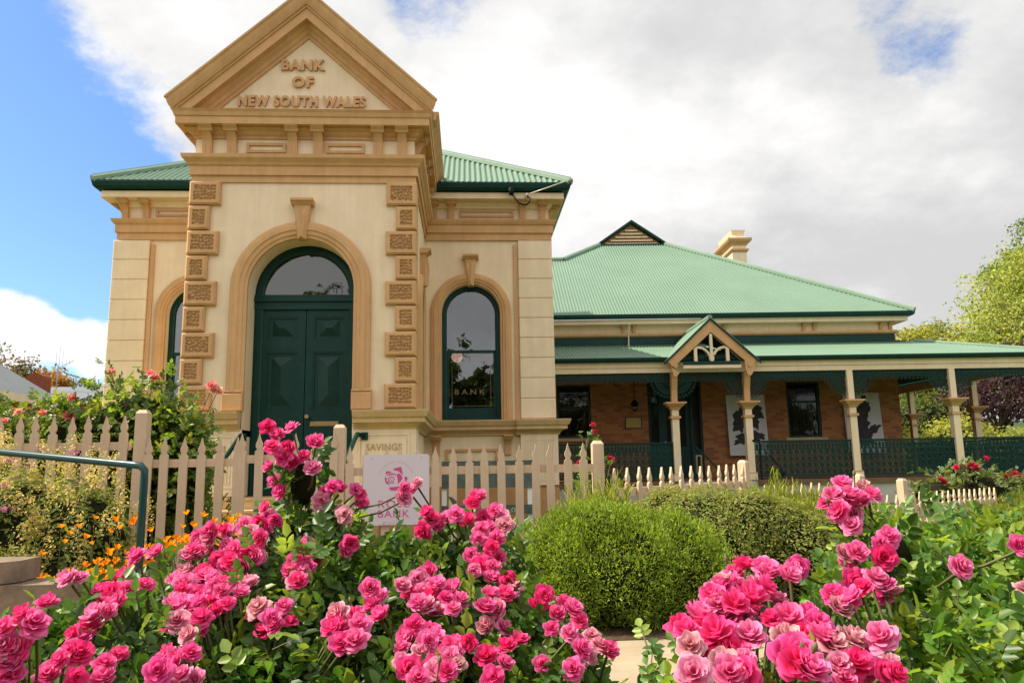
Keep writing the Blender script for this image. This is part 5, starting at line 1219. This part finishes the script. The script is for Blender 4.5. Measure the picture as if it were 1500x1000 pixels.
# teal pipe rail and block wall on the left
pr = thing('pipe_rail', 'teal painted pipe handrail crossing the left flower bed', 'handrail', (-1.90, 4.6, 0))
m = MB((-1.9, 4.6, 0)); m.tube([(-1.90, 4.6, 0), (-1.90, 4.6, 1.05), (-1.90, 4.6, 1.10), (-1.93, 4.61, 1.128), (-1.98, 4.63, 1.133), (-3.09, 5.20, 1.235), (-4.6, 5.98, 1.375)], .022, 12); m.build('rail', M['pipe'], pr, True)
m = MB((-1.9, 4.6, 0)); m.tube([(-4.5, 5.93, 0), (-4.5, 5.93, 1.36)], .024, 10); m.build('post', M['pipe'], pr, True)
bw = thing('block_wall', 'low stepped wall of brown concrete blocks at the left edge', 'wall', (-2.9, 4.45, 0))
def blockrow(z0, z1, x1, cut, nm):
    m = MB(); x = x1; k = 0
    while x > -4.2:
        xa = x-.40; c = cut if k == 0 else .005
        m.prism([(xa+.004+2.9, -.14), (x-.004-c*.9+2.9, -.14), (x-.004+2.9, -.14+c), (x-.004+2.9, .14), (xa+.004+2.9, .14)], 'z', z0, z1-.006); x = xa; k += 1
    m.build(nm, M['block'], bw)
blockrow(0.0, .17, -2.12, .09, 'block_course'); blockrow(.17, .34, -2.13, .09, 'block_course'); blockrow(.34, .51, -2.14, .10, 'block_course'); blockrow(.51, .63, -2.44, .08, 'coping_course')

# ------------------------------------------------------------------ shrubs and flowers
shrub('juniper_shrub', 'bright lime green feathery clipped shrub in front of the picket fence', 'shrub', (1.12, 5.45, 0),
      [(1.02, 5.42, .34, .54, .50, .42), (1.44, 5.5, .28, .46, .48, .42), (.76, 5.40, .32, .34, .40, .42), (.95, 5.5, .62, .40, .38, .20), (1.5, 5.55, .50, .32, .36, .22), (.62, 5.5, .52, .2, .3, .2)], 56000, .030, .26, [(.20, .30, .03), (.15, .23, .025), (.28, .36, .04), (.10, .16, .02)], 31, grow=(.7, .55, .5), lo=.70, lump=.17, core=.78)
shrub('clipped_hedge', 'dull green clipped hedge with reddish tips behind the lime shrub', 'hedge', (2.4, 6.35, 0),
      [(2.0, 6.35, .36, .62, .55, .52), (2.55, 6.3, .32, .60, .52, .46), (2.95, 6.4, .25, .50, .50, .40), (1.75, 6.5, .50, .35, .35, .38), (3.3, 6.5, .26, .45, .5, .40), (2.3, 6.2, .5, .4, .35, .36)], 48000, .027, .5, [(.18, .23, .04), (.125, .165, .03), (.24, .28, .06), (.24, .21, .06)], 32, up=.5, lo=.82, lump=.07, core=.86)
shrub('juniper_shrub', 'spiky pale green shrub poking up behind the clipped hedge', 'shrub', (3.45, 7.8, 0), [(3.2, 7.8, .35, .35, .3, .48), (3.65, 7.8, .3, .35, .3, .42), (3.95, 7.9, .3, .3, .3, .36)], 5200, .10, .10, [(.26, .32, .03), (.32, .36, .045), (.18, .22, .03)], 33, grow=(.5, .3, .9), lo=.7, lump=.25, core=.75)
shrub('juniper_shrub', 'feathery yellow green tuft behind the picket fence post', 'shrub', (1.1, 6.2, 0), [(.95, 6.25, .45, .22, .2, .42), (1.2, 6.3, .48, .2, .2, .42)], 2600, .085, .10, [(.26, .32, .03), (.32, .36, .045), (.18, .22, .03)], 39, grow=(.5, .3, .9), lo=.7, lump=.3, core=.7)
shrub('ground_juniper', 'low spreading dark green juniper below the far picket fence', 'shrub', (6.4, 8.6, 0), [(5.9, 8.5, .05, .9, .6, .26), (7.0, 9.2, .08, 1.1, .9, .36), (8.4, 10.2, .1, 1.1, .9, .42), (9.4, 11.2, .1, 1.3, 1.0, .5)], 26000, .07, .12, [(.17, .22, .025), (.12, .17, .022), (.24, .27, .035)], 34, grow=(.7, .4, .6), lo=.75, lump=.12, core=.85)
# shrubs behind the far fence
def red_roses(label, base, E, nsp, L, fl, cols, seed, sizes=.10, name='rose_bush'):
    return rose_bush(label, base, E, nsp, L, fl, [sizes*random.Random(seed+i).uniform(.8, 1.15) for i in range(len(fl))], seed, cols, name=name, core=.6, petal='petal_red')
GREY = [(.12, .17, .055), (.09, .14, .045), (.16, .20, .08), (.20, .22, .06)]
red_roses('loose grey green rose bush with a few red blooms behind the far low fence', (8.4, 12.2, 0), [(7.7, 12.1, .45, .6, .5, .42), (8.5, 12.2, .5, .8, .5, .45), (9.5, 12.4, .45, .8, .5, .42), (8.3, 12.2, .85, .35, .3, .2)], 950, .055,
          [(7.73, 12.0, .72), (7.78, 12.0, .68), (8.30, 12.0, .95), (8.36, 12.0, .91), (8.25, 12.05, .93), (8.53, 12.0, 1.05), (8.90, 12.0, .78), (8.98, 12.0, .80), (8.85, 12.02, .75), (9.05, 12.0, .77), (9.38, 12.0, .80), (9.42, 12.0, .76), (8.02, 12.0, .92)], GREY, 35, .11)
shrub('leafy_shrub', 'dark green shrub beyond the end of the far picket fence', 'shrub', (9.6, 12.0, 0), [(9.3, 11.9, .3, .5, .4, .42), (10.2, 12.2, .35, .8, .5, .55)], 5000, .06, .5, [(.11, .16, .03), (.07, .11, .022), (.15, .19, .03)], 36)
red_roses('dark rose bush with scattered red blooms behind the tall fence post', (1.7, 10.3, 0), [(1.75, 10.4, .6, .32, .3, .6), (1.72, 10.4, 1.2, .16, .15, .32)], 330, .05,
          [(1.74, 10.3, 1.60), (1.76, 10.3, 1.51), (1.99, 10.3, 1.14), (1.96, 10.28, 1.15), (1.53, 10.3, 1.09), (1.50, 10.28, 1.06), (1.74, 10.3, .91), (1.76, 10.26, .98)], GREENS, 37, .085)
# left bed
CLF = [(-3.40, 7.35, 2.02), (-3.02, 7.3, 2.0), (-2.98, 7.28, 1.96), (-3.72, 7.3, 1.78), (-2.34, 7.0, 1.85), (-2.30, 7.02, 1.80), (-3.95, 7.25, 1.63), (-4.2, 7.1, 1.55), (-4.6, 7.1, 1.45), (-4.75, 7.2, 1.1), (-4.02, 7.0, 1.62), (-3.68, 7.2, 1.6)]
rose_bush('tall leafy climbing roses with salmon blooms behind the left fence', (-3.4, 7.5, 0), [(-3.2, 7.5, 1.25, .72, .45, .78), (-2.76, 7.4, 1.1, .34, .4, .68), (-3.8, 7.4, 1.1, .6, .4, .72), (-4.6, 7.4, 1.1, .75, .4, .72), (-3.4, 7.4, .5, 1.3, .4, .45)], 6200, .056, CLF, [.085 + .015*(i % 3) for i in range(len(CLF))], 38, [(.09, .16, .024), (.065, .12, .02), (.14, .21, .03), (.22, .27, .04)], name='climbing_rose', core=.72, petal='petal_salmon')
WHF = [(-4.28, 7.0, 1.66), (-4.22, 7.0, 1.72), (-4.18, 7.02, 1.66)]
vb = shrub('valerian_shrub', 'billowing yellow green seeding shrub with small mauve flower heads by the left fence', 'shrub', (-3.1, 5.7, 0), [(-2.75, 5.65, .55, .38, .35, .48), (-3.2, 5.75, .6, .5, .4, .52), (-3.75, 5.9, .6, .5, .4, .55), (-4.4, 6.0, .55, .6, .4, .55), (-2.95, 5.5, .3, .6, .35, .35)], 15000, .06, .32, [(.14, .20, .035), (.09, .14, .03), (.20, .25, .045), (.26, .28, .07)], 40, up=.5, lump=.2)
r40 = np.random.default_rng(41)
P, D = shell([(-2.75, 5.62, .62, .40, .38, .50), (-3.2, 5.72, .68, .52, .42, .54), (-3.75, 5.86, .66, .52, .42, .57), (-4.4, 5.96, .6, .6, .42, .57)], 460, r40, lo=.9, lump=.2)
D = D[P[:, 2] > .35]; P = P[P[:, 2] > .35]
pts_, nn_ = [], []
for p, d_ in zip(P, D):
    k = 70; c = r40.normal(0, 1, (k, 3)); ax = d_*.4 + np.array([0, 0, 1.0]); ax /= np.linalg.norm(ax); t = r40.uniform(0, 1, (k, 1))
    pts_.append(p + ax*t*.15 + c*(.012+.030*(1-t))); nn_.append(c)
P2 = np.concatenate(pts_); N2 = np.concatenate(nn_)
V, F, C = leaves(P2, N2, 0.017*r40.uniform(.7, 1.4, len(P2)), .55, palette(len(P2), [(.58, .50, .13), (.64, .52, .18), (.46, .45, .11), (.62, .46, .22)], r40), r40)
link('seed_head', np_mesh('seed_head', V-np.array((-3.1, 5.7, 0)), F, M['bloom'], C), vb)
P, D = shell([(-3.0, 5.6, .80, .45, .38, .42), (-3.7, 5.75, .80, .6, .4, .42)], 34, r40, lo=.95); P = P[P[:, 2] > .7]
P2 = np.concatenate([p + r40.normal(0, .018, (50, 3))*np.array([1.2, 1.2, .6]) for p in P]); V, F, C = leaves(P2, r40.normal(size=P2.shape), .014*np.ones(len(P2)), .6, palette(len(P2), [(.52, .16, .33), (.62, .26, .42), (.45, .12, .30)], r40), r40)
link('flower_head', np_mesh('flower_head', V-np.array((-3.1, 5.7, 0)), F, M['bloom'], C), vb)
# orange poppies
pop = thing('poppy_clump', 'clump of bright orange poppies at the foot of the pipe rail', 'flowers', (-2.1, 5.0, 0))
r42 = np.random.default_rng(42); rp = random.Random(42)
n = 3600; P = np.stack([r42.uniform(-2.75, -1.45, n), r42.uniform(4.72, 5.3, n), r42.uniform(0, .5, n)**1.0], 1); P[:, 2] *= np.clip(.55+.5*(P[:, 0]+2.6), .4, 1.1)
V, F, C = leaves(P, r42.normal(size=P.shape), .05*r42.uniform(.6, 1.3, n), .12, palette(n, [(.16, .22, .06), (.12, .18, .05), (.22, .26, .07)], r42), r42, r42.normal(0, .5, P.shape)+np.array([0, 0, .9]))
link('foliage', np_mesh('foliage', V-np.array((-2.1, 5, 0)), F, M['needle'], C), pop)
pm = []
for v in range(2):
    Vp, Fp, tone = [], [], []
    for k in range(4):
        a, b, c = petal_grid(rp, .026, .040, .15+.3*v, .9, k*math.pi/2+.2, 0, .06); q = len(Vp); Vp += a; Fp += [tuple(i+q for i in f) for f in b]; tone += c
    t = np.array(tone); col = np.stack([.80+0*t, .22+.13*t, .006+0*t], 1); pm.append(np_mesh('poppy', Vp, Fp, M['bloom'], col, True))
stm = MB((-2.1, 5, 0))
for k in range(210):
    f = rp.random(); x = -2.62+1.15*f+rp.gauss(0, .05); y = rp.uniform(4.62, 5.1); z = .36+.36*f+rp.uniform(-.07, .07)
    if k > 180: x, z = rp.uniform(-2.6, -1.4), rp.uniform(.62, .82)
    fl = link('poppy', pm[k % 2], pop, (x+2.1, y-5, z)); fl.rotation_euler = (rp.uniform(-.5, .5), rp.uniform(-.5, .5), rp.uniform(0, 6)); s_ = rp.uniform(.7, 1.05); fl.scale = (s_, s_, s_)
    stm.tube([(x+rp.uniform(-.05, .05), y, .05), (x, y, z)], .002, 4, cap=False)
stm.build('stem', M['cane'], pop)

# lawn blades
r50 = np.random.default_rng(50); n = 26000
P = np.stack([r50.uniform(-6, 8, n), 6.8 + 4.2*r50.uniform(0, 1, n)**1.3, np.zeros(n)], 1); keep = ~((np.abs(P[:, 0]-RX) < .8)); P = P[keep]; n = len(P)
V, F, C = leaves(P, r50.normal(size=P.shape), r50.uniform(.035, .08, n), .10, palette(n, [(.13, .22, .03), (.17, .26, .04), (.10, .17, .025)], r50), r50, r50.normal(0, .35, P.shape)+np.array([0, 0, 1.0]))
tag(link('lawn_grass', np_mesh('lawn_grass', V, F, M['needle'], C)), 'short green lawn between the picket fence and the buildings', 'grass', kind='stuff')
# small low plants by the steps
shrub('leafy_shrub', 'small bright green plant with cream flowers beside the left bank handrail', 'shrub', (-3.55, 9.6, 0), [(-3.5, 9.6, .28, .35, .3, .35), (-3.2, 9.5, .2, .3, .25, .4), (-2.9, 9.5, .12, .25, .2, .25)], 2600, .045, .45, [(.12, .19, .04), (.18, .24, .06), (.30, .30, .14)], 43)

# ------------------------------------------------------------------ trees
def tree(name, label, base, trunk_h, tr, E, n, L, asp, cols, seed, mat='needle', group=None, lump=.22, limbs=9, lo=.55, clump=None):
    r = np.random.default_rng(seed); rr = random.Random(seed); o = thing(name, label, 'tree', base, 0, group)
    m = MB(base); b = Vector(base); top = b + Vector((rr.uniform(-.2, .2), rr.uniform(-.2, .2), trunk_h))
    m.tube([b, b+Vector((.04, 0, trunk_h*.3)), b+Vector((-.03, .05, trunk_h*.65)), top], [tr, tr*.8, tr*.68, tr*.5], 10)
    m.build('trunk', M['bark'], o, True)
    m = MB(base)
    for k in range(limbs):
        e = E[k % len(E)]; t = Vector((e[0]+rr.uniform(-.6, .6)*e[3], e[1]+rr.uniform(-.6, .6)*e[4], e[2]+rr.uniform(-.1, .75)*e[5])); s_ = b + (top-b)*rr.uniform(.6, 1.0)
        mid = (s_+t)/2 + Vector((rr.uniform(-.1, .1)*e[3], rr.uniform(-.1, .1)*e[4], .08*e[5])); m.tube([s_, (s_+mid)/2, mid, (mid+t)/2, t], [tr*.4, tr*.32, tr*.22, tr*.14, tr*.05], 6)
    m.build('limb', M['bark'], o, True)
    # twig clusters through the crown, each a tuft of leaves
    nc = max(30, n//(clump or 26)); P, D = shell(E, nc, r, lo=lo, lump=lump, seed=seed, zmin=base[2]+.3); k = n//nc
    sz = np.mean([min(e[3:]) for e in E])*.20
    Q = np.repeat(P, k, 0) + r.normal(0, sz, (nc*k, 3))*np.array([1, 1, .7]); Dq = np.repeat(D, k, 0)
    cc = np.repeat(palette(nc, cols, r, .22), k, 0)*(1 + r.normal(0, .15, (nc*k, 1)))
    V, F, C = leaves(Q, Dq*.5 + r.normal(0, .6, Q.shape) + np.array([0, 0, .35]), L*r.uniform(.6, 1.3, len(Q)), asp, np.clip(cc, .004, 1), r)
    link('crown', np_mesh('crown', V-np.array(base), F, M[mat], C), o)
    return o
YG = [(.28, .34, .08), (.34, .38, .10), (.23, .29, .065), (.17, .22, .05), (.38, .37, .09)]
tree('golden_tree', 'large yellow green leafy tree rising behind the veranda at right', (31.5, 38, 0), 5.0, .35, [(28.6, 37, 7.0, 2.6, 2.6, 2.4), (31.0, 38, 8.8, 3.2, 3, 3.3), (34.5, 38.5, 9, 3.5, 3, 4), (27.2, 37, 5.6, 2.2, 2.2, 1.7), (31.5, 36, 5.5, 3.5, 2.4, 2.6), (29.5, 37.3, 10.2, 1.3, 1.3, 1.4), (25.6, 37, 5.6, 1.5, 1.3, 1.2)], 60000, .165, .6, YG, 61, lump=.2, clump=24)
tree('golden_tree', 'lower golden green trees showing above the end of the veranda roof', (25.6, 40, 0), 3.0, .22, [(24.8, 40, 7.2, 1.6, 1.2, 1.1), (26.4, 40, 7.4, 1.6, 1.2, 1.1), (23.4, 40, 6.9, 1.1, .9, .9), (25.4, 40, 5, 2.6, 1.4, 1.6)], 12000, .19, .5, [(.26, .28, .05), (.18, .22, .04), (.32, .31, .06)], 62, clump=22)
tree('tall_tree', 'taller mid green tree top behind the golden tree at the right edge', (37.5, 46, 0), 9, .4, [(37.9, 46, 15.4, 1.1, 1.2, 1.5), (36.6, 46, 13.9, 1.0, 1.0, .7), (35.2, 46, 12.9, 1.2, 1.0, .7), (38.2, 46, 12.5, 2.4, 2, 2.2), (37.0, 46, 12.6, 1.4, 1.2, 1.0)], 9000, .20, .5, [(.12, .20, .035), (.08, .14, .03), (.19, .26, .045)], 63, clump=24)
tree('purple_tree', 'purple leaved tree behind the right end of the veranda', (22.8, 31, 0), 2.2, .2, [(23.2, 31, 4.0, 1.7, 1.4, 1.5), (21.4, 31, 3.2, 1.3, 1.2, 1.2), (24.8, 31, 4.2, 1.5, 1.3, 1.8), (23.6, 31, 5.1, 1.0, 1.0, .8)], 9500, .17, .5, [(.05, .02, .03), (.07, .028, .042), (.035, .014, .025), (.10, .06, .065)], 64, clump=22)
for k, (x, y, h, w_, cols, lab) in enumerate(((16.2, 27.5, 2.3, 1.3, [(.30, .32, .06), (.22, .26, .05), (.40, .38, .10)], 'pale yellow green shrub just past the right corner of the brick wall'), (18.4, 27, 2.6, 1.4, [(.30, .31, .05), (.20, .25, .04), (.36, .34, .07)], 'rounded lime shrub seen between the rear veranda posts'),
        (20.9, 27, 2.1, 1.5, [(.20, .24, .04), (.13, .18, .03), (.28, .28, .05)], 'broad green shrub below the purple tree past the veranda'), (17.4, 30, 3.6, 1.6, [(.06, .09, .02), (.045, .07, .018), (.09, .12, .03)], 'tall dark evergreen shrub behind the lime shrubs'), (20, 31, 3.9, 1.8, [(.05, .08, .02), (.07, .10, .022), (.12, .15, .03)], 'dense dark green shrub left of the purple tree'), (14.8, 29, 3.4, 1.4, [(.06, .09, .02), (.09, .12, .03), (.045, .07, .018)], 'dark shrub hard against the brick corner beyond the veranda'))):
    shrub('garden_shrub', lab, 'shrub', (x, y, 0), [(x, y, h*.5, w_, w_*.8, h*.5), (x+.5*w_, y, h*.4, w_*.7, w_*.7, h*.4), (x-.4*w_, y-.2, h*.55, w_*.6, w_*.6, h*.4)], 4600, .14, .5, cols, 70+k, core=.7, lump=.22)
# far left trees
for k, (lab, x, y, zt, w_, cols, nm) in enumerate((('brown autumn tree behind the grey roof at the left edge', -43.5, 70, 13.2, 3.2, [(.17, .10, .05), (.11, .085, .035), (.08, .08, .03), (.22, .14, .08)], 'autumn_tree'), ('dark pine like trees behind the grey roof', -39.8, 72, 11.2, 2.6, [(.022, .04, .018), (.03, .05, .02), (.045, .065, .025)], 'pine_tree'),
        ('small orange autumn tree behind the red brick chimney', -36.6, 68, 10.0, 1.5, [(.34, .17, .03), (.28, .12, .03), (.24, .19, .04)], 'autumn_tree'), ('olive green round tree behind the television aerial', -35.2, 72, 9.6, 2.0, [(.11, .11, .04), (.07, .08, .03), (.16, .13, .06)], 'round_tree'))):
    tree(nm, lab, (x, y, 0), zt*.5, .3, [(x, y, zt-w_*.9, w_, w_, w_*.9), (x-w_*.6, y, zt-w_*1.4, w_*.8, w_*.8, w_*.8), (x+w_*.6, y, zt-w_*1.5, w_*.75, w_*.75, w_*.8), (x, y, zt*.45, w_*1.2, w_, zt*.35)], 5200, .34, .5, cols, 80+k, clump=20)
# trees across the street, mirrored in the bank windows
for k, (x, y, zt, lab) in enumerate(((-1.6, -17, 8.2, 'dark street tree across the road opposite the bank window'), (1.8, -18, 7.0, 'smaller street tree across the road opposite the sign'), (-8.2, -18, 11.0, 'tall broad street tree across the road opposite the bank door'), (5.5, -19, 6.0, 'low street tree across the road opposite the hedges'), (-13, -19, 9.5, 'far street tree across the road to the left'),
        (10, -18, 7.0, 'street tree across the road opposite the porch'), (15, -18, 7.6, 'street tree across the road opposite the veranda'), (21, -19, 7.2, 'farthest street tree across the road to the right'))):
    w_ = .8+zt*.12
    tree('street_tree', lab, (x, y, 0), 2.6, .2, [(x, y, zt*.62, w_*1.2, 1.6, zt*.42), (x-1.1*w_, y, zt*.45, w_, 1.2, zt*.32), (x+1.1*w_, y, zt*.48, w_, 1.2, zt*.3)], 6000, .40, .55, [(.09, .13, .03), (.06, .09, .02), (.15, .17, .03)], 90+k, group='street trees across the road')

# ------------------------------------------------------------------ neighbour's house on the left
nh = thing('neighbour_house', 'brick cottage with a grey iron roof at the far left', 'house', (-17.5, 29, 0))
b = (-17.5, 29, 0)
m = MB(b); m.add([(-14.3, 12, 3.60), (-14.6, 28, 3.62), (-18.7, 28, 6.05), (-18.5, 12, 6.03)], [(0,1,2,3)]); m.add([(-14.6, 28, 3.62), (-18.7, 28, 6.05), (-22.8, 28, 3.62)], [(0,1,2)]); m.add([(-22.6, 12, 3.60), (-22.8, 28, 3.62), (-18.7, 28, 6.05), (-18.5, 12, 6.03)], [(3,2,1,0)])
m.add([(-20, 30.2, 3.85), (-15.2, 30.2, 3.85), (-15.2, 33.2, 4.70), (-20, 33.2, 4.70)], [(0,1,2,3)]); m.build('roof', M['greyroof'], nh)
m = MB(b); m.box(-22.3, -15.0, 12.3, 27.8, 0, 3.45); m.box(-19.8, -15.4, 30.5, 34, 0, 3.8); m.build('brick_wall', M['redbrick'], nh)
m = MB(b); m.prism([(-14.32, 3.33), (-14.28, 3.33), (-14.28, 3.585), (-14.32, 3.585)], 'y', 12, 28); m.build('fascia', M['cream'], nh)
m = MB(b); m.add([(-14.98, 12, 2.95), (-14.98, 28, 2.95), (-12.9, 28, 2.55), (-12.9, 12, 2.55)], [(0,1,2,3)]); m.build('awning', M['greyroof'], nh)
m = MB(b); m.box(-17.66, -17.0, 31.0, 31.6, 3.8, 4.82); m.prism([(-17.66, 4.82), (-17.0, 4.82), (-17.05, 4.94), (-17.2, 5.02), (-17.46, 5.02), (-17.61, 4.94)], 'y', 31.0, 31.6); m.build('chimney', M['redbrick'], nh)
an_ = thing('television_aerial', 'thin television aerial on a mast above the cottage roof', 'aerial', (-17.0, 32, 4.2))
m = MB((-17.0, 32, 4.2)); m.tube([(-17.0, 32, 4.2), (-17.0, 32, 5.5)], .022, 6); m.build('mast', M['steel'], an_)
m = MB((-17.0, 32, 4.2)); m.tube([(-17.2, 32.2, 5.32), (-16.2, 31.6, 5.60)], .014, 5)
for k in range(6):
    t = k/5; c = Vector((-17.2, 32.2, 5.32)).lerp(Vector((-16.2, 31.6, 5.60)), t); hgt = (.75, .9, .65, .2, .15, .1)[k]; m.tube([c-Vector((0, 0, hgt*.5)), c+Vector((0, 0, hgt))], .008, 4)
m.build('element', M['steel'], an_)
